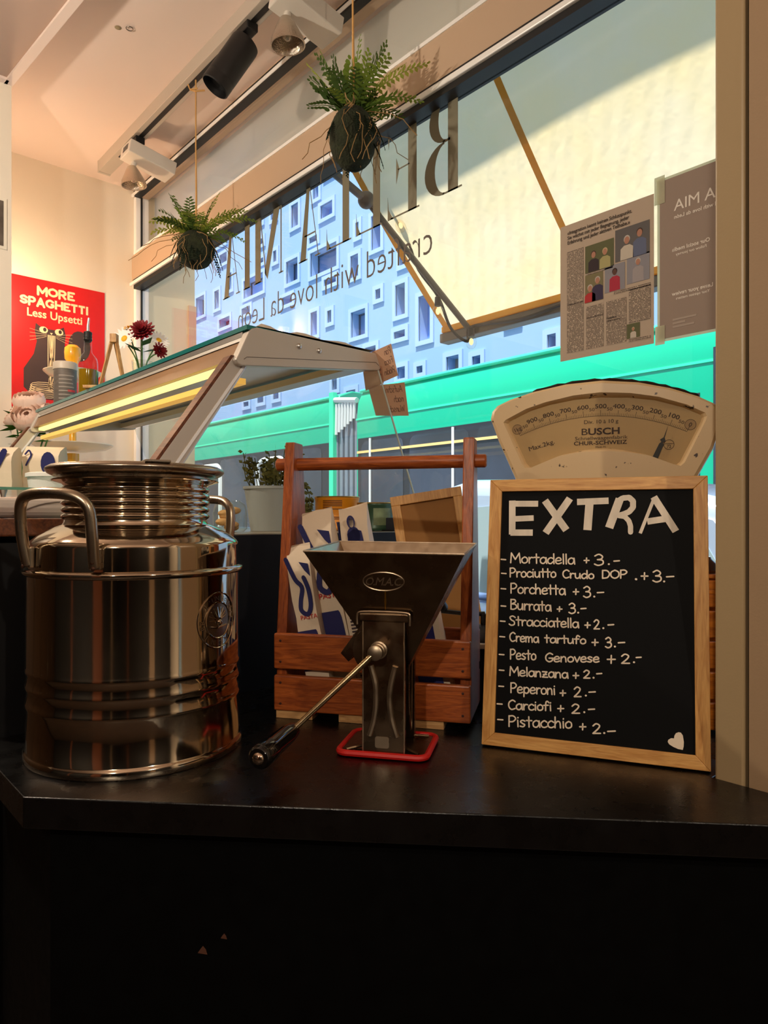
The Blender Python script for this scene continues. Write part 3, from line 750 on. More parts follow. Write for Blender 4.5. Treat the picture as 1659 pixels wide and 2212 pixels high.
skin = mat('print_skin', (176, 126, 104), 0.8); skind = mat('print_skin_dark', (92, 60, 50), 0.8)
pc = lambda n, c: mat('print_' + n, c, 0.8)
photos = [  # frame, backdrop, people: (x, head y, torso colour, skin, hair)
 ((.29, .60, .60, .795), pc('leaf', (92, 94, 62)), [(.3, .62, pc('black', (52, 40, 44)), skin, pc('hair', (70, 50, 40))), (.7, .6, pc('lime', (168, 160, 110)), skin, pc('blond', (190, 170, 130)))]),
 ((.615, .615, .96, .838), pc('tent', (96, 92, 92)), [(.35, .6, pc('shirt', (196, 186, 172)), skin, pc('grey', (186, 180, 172))), (.72, .7, pc('blue', (96, 104, 132)), skin, pc('hair', (70, 50, 40)))]),
 ((.29, .385, .485, .585), pc('garden', (120, 112, 80)), [(.28, .5, pc('red', (178, 44, 48)), skin, pc('grey', (186, 180, 172))), (.7, .72, pc('navy', (56, 46, 76)), skin, pc('grey', (186, 180, 172)))]),
 ((.505, .42, .715, .605), pc('canvas', (138, 136, 144)), [(.5, .72, pc('crimson', (170, 40, 62)), skind, pc('dark', (36, 28, 28)))]),
 ((.735, .44, .96, .625), pc('canvas', (138, 136, 144)), [(.5, .74, pc('apron', (158, 150, 152)), skin, pc('grey', (186, 180, 172)))]),
 ((.735, .065, .865, .165), pc('leaf', (92, 94, 62)), [(.5, .6, pc('shirt', (196, 186, 172)), skin, pc('blond', (190, 170, 130)))])]
for (a0, b0, a1, b1), bk, ppl in photos:
    ph = obj('photo', G().flat(nrect(a0, b0, a1, b1, -0.0008)), bk, npg)
    W_, H_ = (a1 - a0) * NW, (b1 - b0) * NH; y0, z0 = nyz(a0, b0)
    for (px, hy, tc_, sk, hr) in ppl:
        cx, cz = y0 - px * W_, z0 + hy * H_; r = 0.105 * H_
        def el(c0, c1, ra, rb, x, aa=0, bb=360): return [(x, c0 + ra * math.cos(R(aa + (bb - aa) * i / 14)), c1 + rb * math.sin(R(aa + (bb - aa) * i / 14))) for i in range(15)]
        bot = z0 + 0.01 * H_; sh = cz - r * 1.5
        obj('figure_torso', G().flat([(-.0010, cx - 2.1 * r, bot), (-.0010, cx + 2.1 * r, bot), (-.0010, cx + 2.0 * r, sh - .8 * r), (-.0010, cx + .9 * r, sh), (-.0010, cx - .9 * r, sh), (-.0010, cx - 2.0 * r, sh - .8 * r)]), tc_, ph)
        obj('figure_hair', G().flat(el(cx, cz + .25 * r, 1.02 * r, 1.15 * r, -.0011)), hr, ph)
        obj('figure_face', G().flat(el(cx, cz - .1 * r, .82 * r, 1.1 * r, -.0013)), sk, ph)

# printed sign with mirrored white text, taped beside it
PS = [at_x(1425, 405, 1.497), at_x(1425, 722, 1.497)]
sy0, sz1, sz0 = PS[0].y, PS[0].z + .012, PS[1].z - .012; SW = (sz1 - sz0) * 0.62
sg = thing('window_sign', 'grey sign with mirrored white text taped to the window by the pillar', 'sign', (1.498, sy0 - SW / 2, sz0))
m_sign = mat('sign_back', (150, 132, 120), 0.7); m_tape = cloth_mat('clear_tape', (226, 224, 204), (240, 240, 220), 0.6); m_swhite = mat('sign_white', (232, 224, 214), 0.7)
H_ = sz1 - sz0
obj('border', G().box(0, -SW / 2 - .006, -.006, .0005, SW / 2 + .006, H_ + .006), m_tape, sg)
obj('sheet', G().box(-.0008, -SW / 2, 0, -.0002, SW / 2, H_), m_sign, sg)
def to_sign(gt, a, b): return gt.mapv(lambda p: Vector((-.0014, (SW / 2 - a * SW) + p.x, b * H_ + p.y)))   # mirrored
for t, s, wgt, a, b in (('BELLA MIA', .034, .004, .15, .785), ('crafted with love da León', .0118, .018, .15, .735), ('Our social media', .0120, .02, .13, .533), ('Follow our journey', .0086, .012, .17, .503),
                      ('Leave your review', .0120, .02, .13, .257), ('Your opinion matters', .0084, .012, .17, .228)):
    obj('print', to_sign(text(t, s, wgt, 'RIGHT'), a, b), m_swhite, sg)
for k, wd in enumerate((.22, .13, .24)):
    obj('small_print', G().box(-.0014, SW / 2 - .03 - wd * SW, .055 * H_ + .008 * k, -.0012, SW / 2 - .03, .055 * H_ + .0042 + .008 * k), mat('sign_faint', (170, 154, 142), .7), sg)
obj('tape_strip', G().box(-.002, SW / 2 - .012, H_ - .05, -.0015, SW / 2 + .012, H_ + .012), m_tape, sg)
obj('tape_strip', G().box(-.002, SW / 2 - .012, -.012, -.0015, SW / 2 + .010, .03), m_tape, sg)

# ================================================================== poster on the far wall
PY = WY - 0.004
P0, P1 = at_y(20, 588, PY), at_y(226, 634, PY)
px0, px1 = P0.x, P1.x; pz1 = (P0.z + P1.z) / 2; PW = px1 - px0; PH = PW * 1.42
po = thing('poster', 'red poster with bold cream lettering on the cream wall', 'poster', (px0, PY, pz1 - PH))
m_red = mat('poster_red', (218, 26, 30), 0.45, var=0.06, vs=6); m_cream = mat('poster_cream', (250, 222, 176), 0.5); m_cat = mat('poster_charcoal', (72, 54, 54), 0.5, var=.15, vs=8)
obj('sheet', bx(0, 0, 0, PW, 0.002, PH), m_red, po)
def to_po(gt, a, b): return gt.mapv(lambda p: Vector((a * PW + p.x, -0.0008, b * PH + p.y)))
BK = {'M': (1.0, 'l', [(.12, 0), (.12, .88), (.5, .25), (.88, .88), (.88, 0)]), 'O': (.92, 'c', [(.46, .88), (.14, .7), (.14, .3), (.46, .12), (.78, .3), (.78, .7), (.46, .88)]),
 'R': (.84, 'l', [(.13, 0), (.13, .88), (.5, .88), (.68, .74), (.68, .58), (.5, .44), (.2, .44)], 'l', [(.42, .42), (.72, 0)]), 'E': (.74, 'l', [(.64, .12), (.13, .12), (.13, .88), (.64, .88)], 'l', [(.13, .5), (.56, .5)]),
 'S': (.78, 'c', [(.66, .74), (.4, .88), (.14, .74), (.22, .54), (.56, .44), (.64, .24), (.4, .12), (.12, .24)]), 'P': (.80, 'l', [(.13, 0), (.13, .88), (.5, .88), (.66, .74), (.66, .56), (.5, .42), (.16, .42)]),
 'A': (.92, 'l', [(.12, 0), (.44, .9), (.78, 0)], 'l', [(.24, .3), (.66, .3)]), 'G': (.90, 'c', [(.74, .74), (.46, .88), (.14, .68), (.14, .3), (.46, .12), (.74, .22), (.74, .44)], 'l', [(.5, .44), (.76, .44)]),
 'H': (.88, 'l', [(.13, 0), (.13, 1)], 'l', [(.75, 0), (.75, 1)], 'l', [(.13, .5), (.75, .5)]), 'T': (.78, 'l', [(.05, .88), (.73, .88)], 'l', [(.39, .88), (.39, 0)]), 'I': (.34, 'l', [(.17, 0), (.17, 1)])}
def chunky(wd, cx, base, width, hgt):
    tot = sum(BK[c][0] for c in wd); k_ = width * PW / tot; x = cx * PW - width * PW / 2
    for c in wd:
        g_ = G(); d_ = BK[c]
        for i_, (kind, pts) in enumerate(zip(d_[1::2], d_[2::2])):
            p = [(x + q[0] * k_, base * PH + q[1] * hgt * PH) for q in pts]
            if kind == 'c': p = [(q.x, q.y) for q in smooth_path([(q[0], q[1], 0) for q in p], 5)]
            g_.ribbon(p, .25 * hgt * PH, cap=8 if kind == 'c' or len(pts) > 2 else 0, z=.0004 * i_)
        obj('letter', g_.mapv(lambda p: Vector((p.x, -.0008 - p.z, p.y))), m_cream, po); x += d_[0] * k_
chunky('MORE', .47, .880, .40, .070); chunky('SPAGHETTI', .46, .790, .72, .068)
obj('print', to_po(text('Less Upsetti', .056, .018, 'CENTER', 1.0, 0.95), .46, .706), m_cream, po)
def pol(pts, y, m, n='print'): return obj(n, G().flat([(a * PW, y, b * PH) for a, b in pts]), m, po)
pol([(.26, .66), (.33, .625), (.48, .628), (.55, .66), (.57, .60), (.56, .52), (.60, .42), (.68, .30), (.66, .14), (.55, .08), (.25, .08), (.14, .16), (.14, .30), (.24, .42), (.27, .52), (.25, .60)], -.0008, m_cat)
pol([(.72 + .12 * math.cos(R(a)), .53 + .12 * math.sin(R(a))) for a in range(0, 360, 20)], -.0008, m_cat)
for cx in (.34, .50):
    pol([(cx + .045 * math.cos(R(a)), .615 + .026 * math.sin(R(a))) for a in range(0, 360, 30)], -.0012, m_cream)
    pol([(cx + .012 + .018 * math.cos(R(a)), .618 + .016 * math.sin(R(a))) for a in range(0, 360, 40)], -.0016, m_cat)
pol([(.405, .60), (.435, .60), (.42, .585)], -.0014, m_cream)
g = G()
for k in range(7):
    x0 = .385 + k * .012
    g.ribbon([(x0 * PW, .58 * PH), ((x0 + .01 * math.sin(k)) * PW, .45 * PH), ((x0 + .02 * math.sin(k * 2)) * PW, .30 * PH), ((x0 + .03 * math.cos(k)) * PW, .16 * PH)], .0035)
for s in (-1, 1):
    for k in range(4): g.ribbon([((.42 + s * .05) * PW, (.59 - .008 * k) * PH), ((.42 + s * .22) * PW, (.61 - .03 * k) * PH)], .0012)
for k in range(5): g.ribbon([((.34 + .15 * math.cos(R(a))) * PW + .002 * k, (.12 + .015 * k + .03 * math.sin(R(a))) * PH) for a in range(0, 361, 30)], .003)
g.mapv(lambda p: Vector((p.x, -.0018 - p.z, p.y))); obj('print', g, m_cream, po)
# monochrome photo print at the left edge
f0 = at_y(-20, 420, 2.966); f1 = at_y(15, 540, 2.966)
pp = thing('photo_print', 'small monochrome photograph pinned to the cream wall stub at the left edge', 'photograph', (f1.x - .19, 2.966, f1.z))
obj('sheet', bx(0, 0, 0, .19, .002, f0.z - f1.z), mat('photo_paper', (236, 226, 208), .4), pp)
obj('image', bx(.008, -.001, .012, .178, 0, f0.z - f1.z - .012), mat('photo_mono', (110, 98, 88), .4, var=.5, vs=14), pp)

# ================================================================== ceiling track and lamps
RX = 1.25
m_track = mat('track_grey', (196, 186, 174), .45, .3); m_slot = mat('track_slot', (20, 18, 18), .5)
tk = thing('light_track', 'grey ceiling light track with black conductor slot', 'light track', (RX, 0, CEIL))
obj('rail', G().box(-.03, -3.3, -.055, .03, 3.50, 0), m_track, tk, bevel=.002)
obj('slot', G().box(-.008, -3.25, -.0565, .012, 3.30, -.0545), m_slot, tk)
obj('end_cap', bx(-.03, 3.50, -.056, .03, 3.515, 0), m_track, tk)
def can_spot(y, label):
    p = Vector((RX, y, CEIL - .055))
    t = thing('track_spotlight', label, 'spotlight', p)
    mb = mat('spot_black', (16, 15, 16), .45)
    obj('adapter', bx(-.022, -.06, -.03, .022, .06, 0), mb, t, bevel=.004)
    obj('stem', G().tube([(0, 0, -.03), (0, 0, -.075)], .014, 12), mb, t, smooth=True)
    obj('bracket', bx(-.03, -.025, -.10, .03, .025, -.07), mb, t, bevel=.006)
    ax = (Vector((cw(-.50, -.1, -.80)))).normalized()
    q = Vector((0, 0, 1)).rotation_difference(ax).to_matrix().to_4x4()
    M = Matrix.Translation(Vector((0, 0, -.075)) - ax * .02 + Vector(cw(.0, -.02, 0))) @ q
    obj('body', G().lathe([(.035, -.008), (.048, 0), (.050, .01), (.050, .155), (.050, .156), (.049, .160), (.050, .164), (.050, .195), (.046, .198), (.042, .17)], 32, M), mb, t, smooth=True)
    return t
can_spot(at_x(527, 60, RX).y, 'black cylinder spotlight on the ceiling track')
m_lampw = mat('lamp_white', (214, 206, 196), .4); m_refl = mat('reflector', (200, 186, 170), .12, .9, bump=.3, bs=200)
def box_spot(y, label):
    t = thing('gimbal_spotlight', label, 'spotlight', (RX, y, CEIL - .055))
    obj('adapter', bx(-.02, -.07, -.03, .02, .05, 0), mat('spot_black', (16, 15, 16), .45), t)
    Mx = Matrix.Translation((.02, -.02, -.065)) @ Matrix.Rotation(R(10), 4, 'Y')
    hs = obj('housing', G().box(-.07, -.055, -.03, .15, .055, .03, Mx), m_lampw, t, bevel=.004)
    for k in range(5): obj('vent', G().box(-.0712, -.03 + k * .012, -.012, -.0700, -.025 + k * .012, .015, Mx), m_slot, hs)
    obj('yoke', G().tube([(0.0, 0, -.09), (-.01, 0, -.13)], .012, 10), m_lampw, t, smooth=True)
    Ml = Matrix.Translation((-.012, -.005, -.115)) @ Matrix.Rotation(R(-6), 4, 'Y')
    sh = obj('reflector_cup', G().lathe([(.018, .0), (.030, -.02), (.052, -.065), (.056, -.085), (.052, -.084), (.045, -.06), (.02, -.02)], 28, Ml, caps=False), m_refl, t, smooth=True)
    obj('glass_bulb', G().ball((0, 0, -.045), .02, 12, 8, (1, 1, 1.3), Ml), m_refl, sh, smooth=True)
    return t
box_spot(at_x(290, 300, RX).y, 'white box spotlight with chrome reflector near the far end of the track')
box_spot(at_x(622, 0, RX).y, 'white box spotlight cut by the top edge of the picture')
# small ceiling hook marks
hk = thing('ceiling_hook', 'tiny wire hook left in the ceiling above the poster', 'hook', at_z(255, 60, CEIL - .001))
obj('plug', G().lathe([(.006, -.003), (.012, 0), (.002, .0)], 10), mat('plug', (150, 132, 100), .7), hk)
obj('ring', G().tube([(.03 + .012 * math.cos(a), -.03 + .012 * math.sin(a), -.005) for a in [i * PI / 6 for i in range(12)]], .0016, 5, closed=True), mat('hook_wire', (110, 100, 90), .4, .6), hk)
# assumed warm pendant lamps out of view and an assumed wall lamp hidden behind the stub
def pendant(x, y, z, watt, label, col=(1.0, .90, .78)):
    t = thing('assumed_pendant_lamp', label, 'lamp', (x, y, z), group='pendant lamps behind the counter')  # assumed and unseen, added to light the room warmly
    obj('cord', G().tube([(0, 0, .08), (0, 0, (2.975 if x < .6 else CEIL) - z)], .004, 6), m_slot, t)
    obj('socket', G().lathe([(.008, .10), (.02, .09), (.022, .04), (.016, .03)], 20, None, caps=False), m_slot, t, smooth=True)
    bl_ = obj('bulb', G().ball((0, 0, -.01), .045, 18, 12, (1, 1, 1.2)), pane_mat('bulb_glass', (1, .96, .88), 1.35), t, smooth=True)
    obj('filament', G().tube(smooth_path([(-.008, 0, .03), (-.014, 0, -.02), (0, .004, -.035), (.014, 0, -.02), (.008, 0, .03)], 4), .002, 6), emit_mat('warm_bulb', (255, 196, 120), 12), bl_)
    ld = bpy.data.lights.new('assumed_lamp_light', 'POINT'); ld.energy = watt; ld.color = col; ld.shadow_soft_size = .03
    lo = bpy.data.objects.new('assumed_lamp_light', ld); COL.objects.link(lo); lo.parent = t; lo.location = (0, 0, -.005)
pendant(-.2, 1.9, 2.40, 46, 'dark pendant lamp with warm bulb hanging left of the camera')
pendant(-1.3, -.6, 2.3, 54, 'dark pendant lamp with warm bulb hanging behind the camera')
pendant(.1, -1.5, 2.3, 40, 'dark pendant lamp with warm bulb hanging by the street door')
t = thing('assumed_wall_lamp', 'wall lamp on the wall stub beside the poster', 'lamp', (.705, 3.44, 2.36))  # assumed lamp, unseen, added for the warm glow on the poster wall
obj('bracket', bx(0, -.02, -.02, .03, .02, .02), m_track, t)
obj('shade', G().lathe([(.03, -.06), (.034, .06)], 20, Matrix.Translation((.045, 0, 0)), caps=False), m_track, t)
obj('bulb', G().ball((.045, 0, 0), .02), emit_mat('warm_bulb', (255, 196, 120), 12), t)
ld = bpy.data.lights.new('assumed_lamp_light', 'POINT'); ld.energy = 9; ld.color = (1, .70, .42); ld.shadow_soft_size = .03
lo = bpy.data.objects.new('assumed_lamp_light', ld); COL.objects.link(lo); lo.parent = t; lo.location = (.09, -.02, 0)

# unseen cabinet added left of the view to darken the canister's reflections
m_cabw = mat('cabinet_wood', (70, 48, 28), .45, var=.3, vs=4)
cbn = thing('reflection_cabinet', 'tall dark cabinet left of the view', 'cabinet', (-1.6, 2.7, 0))
obj('carcass', bx(-1.8, -.25, .08, 1.7, .25, 2.3), m_cabw, cbn); obj('plinth', bx(-1.78, -.22, 0, 1.68, .24, .08), m_gask, cbn)
for k in range(5):
    dr_ = obj('door', bx(-1.79 + k * .70, -.272, .1, -1.11 + k * .70, -.251, 2.28), m_cabw, cbn, bevel=.004); obj('knob', G().ball((-1.15 + k * .70, -.285, 1.1), .014), m_alu, dr_, smooth=True)
# ================================================================== hanging moss balls with ferns
m_moss = mat('moss', (40, 46, 22), .95, var=.5, vs=40, bump=.8, bs=140)
m_jute = mat('jute', (214, 164, 100), .9, bump=.4, bs=400); m_root = mat('root_fibre', (150, 116, 70), .8)
LEAF = [cloth_mat('fern_green', (112, 140, 62), (170, 190, 80), .4), cloth_mat('fern_dark', (72, 94, 50), (110, 134, 60), .35), cloth_mat('fern_light', (158, 174, 80), (214, 220, 104), .45), cloth_mat('herb_dark', (34, 42, 34), (60, 70, 44), .2)]
def frond(base, d, L_, droop, n, wl, kind=0, rs=None):
    rs = rs or random; g_ = G(); d = d.normalized()
    side = d.cross(Vector((0, 0, 1)))
    if side.length < .1: side = Vector((1, 0, 0))
    side.normalize()
    pts = []; p = base.copy(); v = d.copy()
    for i in range(n + 1):
        pts.append(p.copy()); v = (v + Vector((0, 0, -droop / n)) + side * rs.uniform(-.03, .03)).normalized(); p = p + v * (L_ / n)
    g_.tube(pts, [.0022 * (1 - .7 * i / n) for i in range(n + 1)], 4)
    for i in range(2, n + 1):
        t = (pts[i] - pts[i - 1]).normalized(); s = t.cross(Vector((0, 0, 1)))
        if s.length < .1: s = side.copy()
        s.normalize(); nrm = s.cross(t)
        w_ = wl * math.sin(PI * (0.12 + 0.86 * i / (n + 1))) ** .7
        for sg_ in (-1, 1):
            a = pts[i] if sg_ > 0 else (pts[i] + pts[i - 1]) / 2
            o_ = (s * sg_ + t * .32 + nrm * rs.uniform(-.25, .15)).normalized(); e = t * (L_ / n * .40)
            if kind == 1:      # round leaflets
                c = a + o_ * w_ * .7; q = w_ * .42
                g_.flat([c + o_ * q * math.cos(k * PI / 3) + t * q * math.sin(k * PI / 3) for k in range(6)])
            else:
                m_ = a + o_ * w_ * .5
                g_.flat([a - e * .4, m_ - e * .9, a + o_ * w_, m_ + e, a + e * .5])
    return g_
def moss_ball(root, r, rz, fronds, seed, label):
    rs = random.Random(seed)
    t = thing('hanging_moss_ball', label, 'plant', root, (0, 0, -YAW), group='moss balls hanging from the track')
    g_ = G().ball((0, 0, 0), r, 40, 28, (1, 1, rz))
    g_.mapv(lambda p: p * (1 + rs.uniform(-.018, .018)))
    obj('moss_ball', g_, m_moss, t, smooth=True, ang=180)
    top = Vector((0, 0, r * rz))
    L_ = (CEIL - .055) - root.z
    sg_ = obj('jute_cord', G().tube([top * .9, (.002, 0, L_ * .3), (0, 0, L_ * .6), (0.0, 0, L_)], [.0035, .004, .0028, .003], 8), m_jute, t, smooth=True)
    obj('knot', G().tube([(-.02, 0, L_ - .04), (0, -.008, L_ - .05), (.035, 0, L_ - .042)], .0035, 6).tube([(-.03, 0, L_ - .02), (-.02, -.01, L_ - .045), (.01, -.01, L_ - .04)], .003, 6), m_jute, sg_)
    fronds = fronds + [(az + rs.uniform(-28, 28), min(86, el_ + rs.uniform(-8, 22)), ln * rs.uniform(.65, .98), dr * .8, n, w_ * rs.uniform(.8, 1.1), kind, rs.choice([mi, 0, 1])) for (az, el_, ln, dr, n, w_, kind, mi) in fronds[::2]]
    for (az, el_, ln, dr, n, w_, kind, mi) in fronds:
        n = max(9, int(n * .68)); w_ *= 1.2
        dr *= .55 if rz > 1.2 else .7; el_ = min(86, el_ + (8 if rz > 1.2 else 6))
        a = R(az); e_ = R(el_)
        dd = Vector((math.cos(a) * math.cos(e_), math.sin(a) * math.cos(e_), math.sin(e_)))
        obj('frond', frond(top * .85 + Vector((math.cos(a), math.sin(a), 0)) * r * .25, dd, ln, dr, n, w_, kind, rs), LEAF[mi], t)
    for k in range(16):    # short fronds close to the ball
        a = rs.uniform(0, 2 * PI); e_ = R(rs.uniform(15, 75)); dd = Vector((math.cos(a) * math.cos(e_), math.sin(a) * math.cos(e_), math.sin(e_)))
        obj('frond', frond(top * .8 + Vector((math.cos(a), math.sin(a), 0)) * r * .3, dd, rs.uniform(.06, .12), .9, 9, rs.uniform(.016, .026), rs.choice([0, 0, 1]), rs), LEAF[rs.choice([0, 1, 1, 2])], t)
    for k in range(22):    # trailing fibres
        a = rs.uniform(0, 2 * PI); p = Vector((math.cos(a) * r * .4, math.sin(a) * r * .4, r * rz * .8)); pts = []
        out = Vector((math.cos(a), math.sin(a), 0)); far = k < 6
        for i in range(9):
            pts.append(p.copy())
            p = p + out * (r * (.32 if far else .22 if i < 3 else .0)) + Vector((rs.uniform(-.014, .014), rs.uniform(-.014, .014), -.008 if (far and i < 5) else -.02))
        obj('root_fibre', G().tube(pts, .0012, 4), m_root, t)
    for k in range(10):    # hanging sprigs
        a = rs.uniform(0, 2 * PI); c = Vector((math.cos(a), math.sin(a), 0)) * r * .95 + Vector((0, 0, r * rz * rs.uniform(-.3, .5)))
        obj('sprig', frond(c, Vector((math.cos(a) * .5, math.sin(a) * .5, -.8)), r * rs.uniform(.7, 1.4), .8, 9, r * .16, 0, rs), LEAF[3], t)
    return t
D2 = at_x(762, 300, RX); D1 = at_x(423, 540, RX)
fr2 = [(170, 62, .20, .5, 22, .030, 0, 0), (160, 48, .22, .3, 22, .030, 0, 2), (185, 40, .14, .6, 16, .026, 1, 1), (75, 85, .24, .1, 20, .016, 1, 0), (40, 70, .20, .8, 20, .020, 1, 1),
       (15, 55, .22, 1.3, 24, .030, 0, 2), (-10, 45, .24, 1.6, 24, .028, 0, 2), (5, 38, .20, 2.2, 22, .026, 0, 0), (-40, 50, .16, 1.4, 18, .030, 0, 0), (30, 30, .15, 1.8, 18, .030, 0, 1), (-60, 45, .12, 1.4, 16, .028, 0, 0),
       (-120, 40, .12, 1.4, 16, .028, 0, 1), (150, 35, .15, 1.4, 18, .022, 1, 1), (200, 55, .17, .6, 18, .026, 0, 1), (100, 60, .16, .6, 18, .028, 0, 0), (-90, 65, .12, 1.2, 14, .024, 1, 0), (60, 40, .16, 1.8, 18, .028, 0, 0), (175, 70, .16, .6, 18, .026, 1, 1)]
moss_ball(D2, .067, 1.35, fr2, 5, 'moss ball with bright green fern fronds hanging in front of the large letters')
fr1 = [(170, 45, .17, .8, 18, .036, 0, 1), (150, 60, .20, .6, 18, .036, 0, 1), (185, 30, .17, 1.0, 18, .030, 0, 2), (195, 15, .15, 1.2, 16, .030, 0, 2), (130, 50, .15, .9, 16, .034, 0, 0), (40, 65, .22, .6, 20, .012, 1, 0),
       (20, 50, .22, 1.4, 22, .030, 0, 0), (0, 40, .24, 1.8, 24, .030, 0, 0), (-20, 35, .20, 1.8, 22, .030, 0, 2), (10, 25, .18, 1.8, 20, .030, 0, 0), (-90, 45, .11, 1.6, 14, .028, 0, 0), (-150, 35, .14, 1.4, 16, .030, 0, 1), (90, 60, .14, 1., 16, .028, 0, 1), (210, 35, .15, 1.4, 16, .03, 0, 2), (175, 60, .18, .5, 18, .03, 0, 1)]
moss_ball(D1, .072, 1.02, fr1, 9, 'smaller round moss ball with fern hanging in front of the far window corner')
# ================================================================== counter and display case
EY = 1.185                                    # end face of the case
fl = at_z(50, 1722, CT); frt = at_z(1659, 1782, CT)
xl = fl.x; sl_ = (frt.y - fl.y) / (frt.x - fl.x); yr = fl.y + sl_ * (0.915 - fl.x)
ctp = thing('shop_counter', 'black counter with a cut-off front corner under the canister and chalkboard', 'counter', (xl + .3, .9, 0))
co = Vector((xl + .3, .9, 0)); T = Matrix.Translation(-co)
poly = [(xl, EY - .002), (fl.x, fl.y), (.915, yr), (.915, .39), (1.46, .39), (1.46, EY - .002)]
obj('worktop', G().prism(poly, CT - .038, CT, T), m_ctop, ctp, bevel=.0015)
ins = .035
poly2 = [(xl + ins, EY - .004), (fl.x + ins, fl.y + ins * .45), (.914, yr + ins * 1.4), (.914, .385), (1.44, .395), (1.44, EY - .004)]
obj('front_panel', G().prism(poly2, 0.0, CT - .038, T), m_black, ctp)
# scuffs in the laminate of the front panel
q0 = Vector((fl.x + ins, fl.y + ins * .45, 0)); q1 = Vector((.914, yr + ins * 1.4, 0)); qn = Vector((q1.y - q0.y, q0.x - q1.x, 0)).normalized()
m_scuff = mat('bare_board', (84, 48, 30), .8)
for (u, v, s) in ((438, 2052, .006), (484, 2022, .004)):
    c = plane_hit(u, v, q0, qn) - co; e = (q1 - q0).normalized()
    obj('scuff', G().slab([c + qn * .0006 + e * a * s + Vector((0, 0, b * s)) for a, b in ((-1, -.6), (1, -.8), (.7, .2), (.1, .9), (-.4, .3))], qn * .0004), m_scuff, ctp)

CEND, DEND = 2.584, 3.00
dc = thing('display_case', 'steel framed counter display case with sloping posts and lit hood', 'display case', (.75, EY, 0))
do = Vector((.75, EY, 0)); T = Matrix.Translation(-do)
m_steel = mat('brushed_steel', (208, 200, 190), .34, .4, bump=.03, bs=40, stretch=(1, 1, 30))
m_hood = mat('hood_wood', (150, 104, 58), .4, var=.2, vs=6)
m_led = emit_mat('led_strip', (255, 228, 130), 1.5)
m_led2 = mat('led_cover', (255, 214, 120), .4, emit=(255, 190, 80), es=.35)
m_bwood = wood('worktop_wood', (120, 66, 34), (70, 34, 18), (8, 1, 8), 6)
obj('body', bx(.25, EY, 0, 1.224, DEND, 1.262, T), mat('case_black', (12, 12, 14), .5, spec=.25), dc)
obj('steel_top', bx(.44, EY + .002, 1.262, 1.224, DEND, 1.270, T), mat('worktop_grey', (150, 140, 120), .4, .3), dc)
obj('wood_top', bx(.20, EY - .004, 1.272, .42, DEND, 1.300, T), m_bwood, dc, bevel=.003)
obj('black_end', bx(.60, EY - .003, 1.02, 1.224, EY - .0005, 1.268, T), mat('case_black', (22, 22, 24), .45), dc)
def yz(u, v, y=EY): p = at_y(u, v, y); return (p.x, p.z)
arm_px = [(509, 776), (514, 766), (537, 716), (545, 709), (556, 707), (812, 763), (819, 768), (822, 797), (818, 800), (523, 789), (514, 785)]
arm = [yz(*p) for p in arm_px]
XZ = lambda y0: T @ Matrix(((1, 0, 0, 0), (0, 0, -1, y0), (0, 1, 0, 0), (0, 0, 0, 1)))    # poly (x,z) extruded along -y
pole_top = yz(540, 786); pole_bot = yz(385, 1000)
dzp = (pole_top[0] - pole_bot[0]) / (pole_top[1] - pole_bot[1]); pb = (pole_bot[0] - dzp * (pole_bot[1] - 1.270), 1.270)
for k, y0 in enumerate((EY + .0, CEND)):
    a_ = obj('end_bracket', G().prism(arm, 0, .022, XZ(y0 + .022)), m_steel, dc, bevel=.002)
    if k == 0:
        ll = [yz(527, 776), yz(533, 771), yz(812, 783), yz(818, 790)]
        obj('fold_line', G().tube([T @ Vector((p[0], y0 - .0006, p[1])) for p in ll], .0005, 4), mat('fold_shade', (120, 112, 104), .5, .6), a_)
        for (u, v) in ((646, 748), (689, 758)):
            p = yz(u, v); Mx = T @ Matrix.Translation((p[0], y0 - .002, p[1])) @ Matrix.Rotation(PI / 2, 4, 'X')
            sc_ = obj('screw', G().lathe([(.0, .003), (.003, .003), (.0055, .001), (.006, -.002)], 16, Mx, caps=False), m_alu, a_, smooth=True)
    po_ = [(pb[0] - .035, pb[1]), (pb[0] + .028, pb[1]), (pole_top[0] + .016, pole_top[1] + .015), (pole_top[0] - .030, pole_top[1] + .015)]
    pz = obj('post', G().prism(po_, 0, .03, XZ(y0 + .045)), m_steel, dc, bevel=.004)
    nx = .0
    gr = [(pb[0] + .004, pb[1]), (pb[0] + .010, pb[1]), (pole_top[0] + .000, pole_top[1] + .0), (pole_top[0] - .006, pole_top[1] + .0)]
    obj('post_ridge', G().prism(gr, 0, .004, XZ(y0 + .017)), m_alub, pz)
    obj('post_trim', G().prism([(pb[0] - .037, pb[1]), (pb[0] - .030, pb[1]), (pole_top[0] - .026, pole_top[1] + .015), (pole_top[0] - .033, pole_top[1] + .015)], 0, .03, XZ(y0 + .045)), m_bwood, pz)
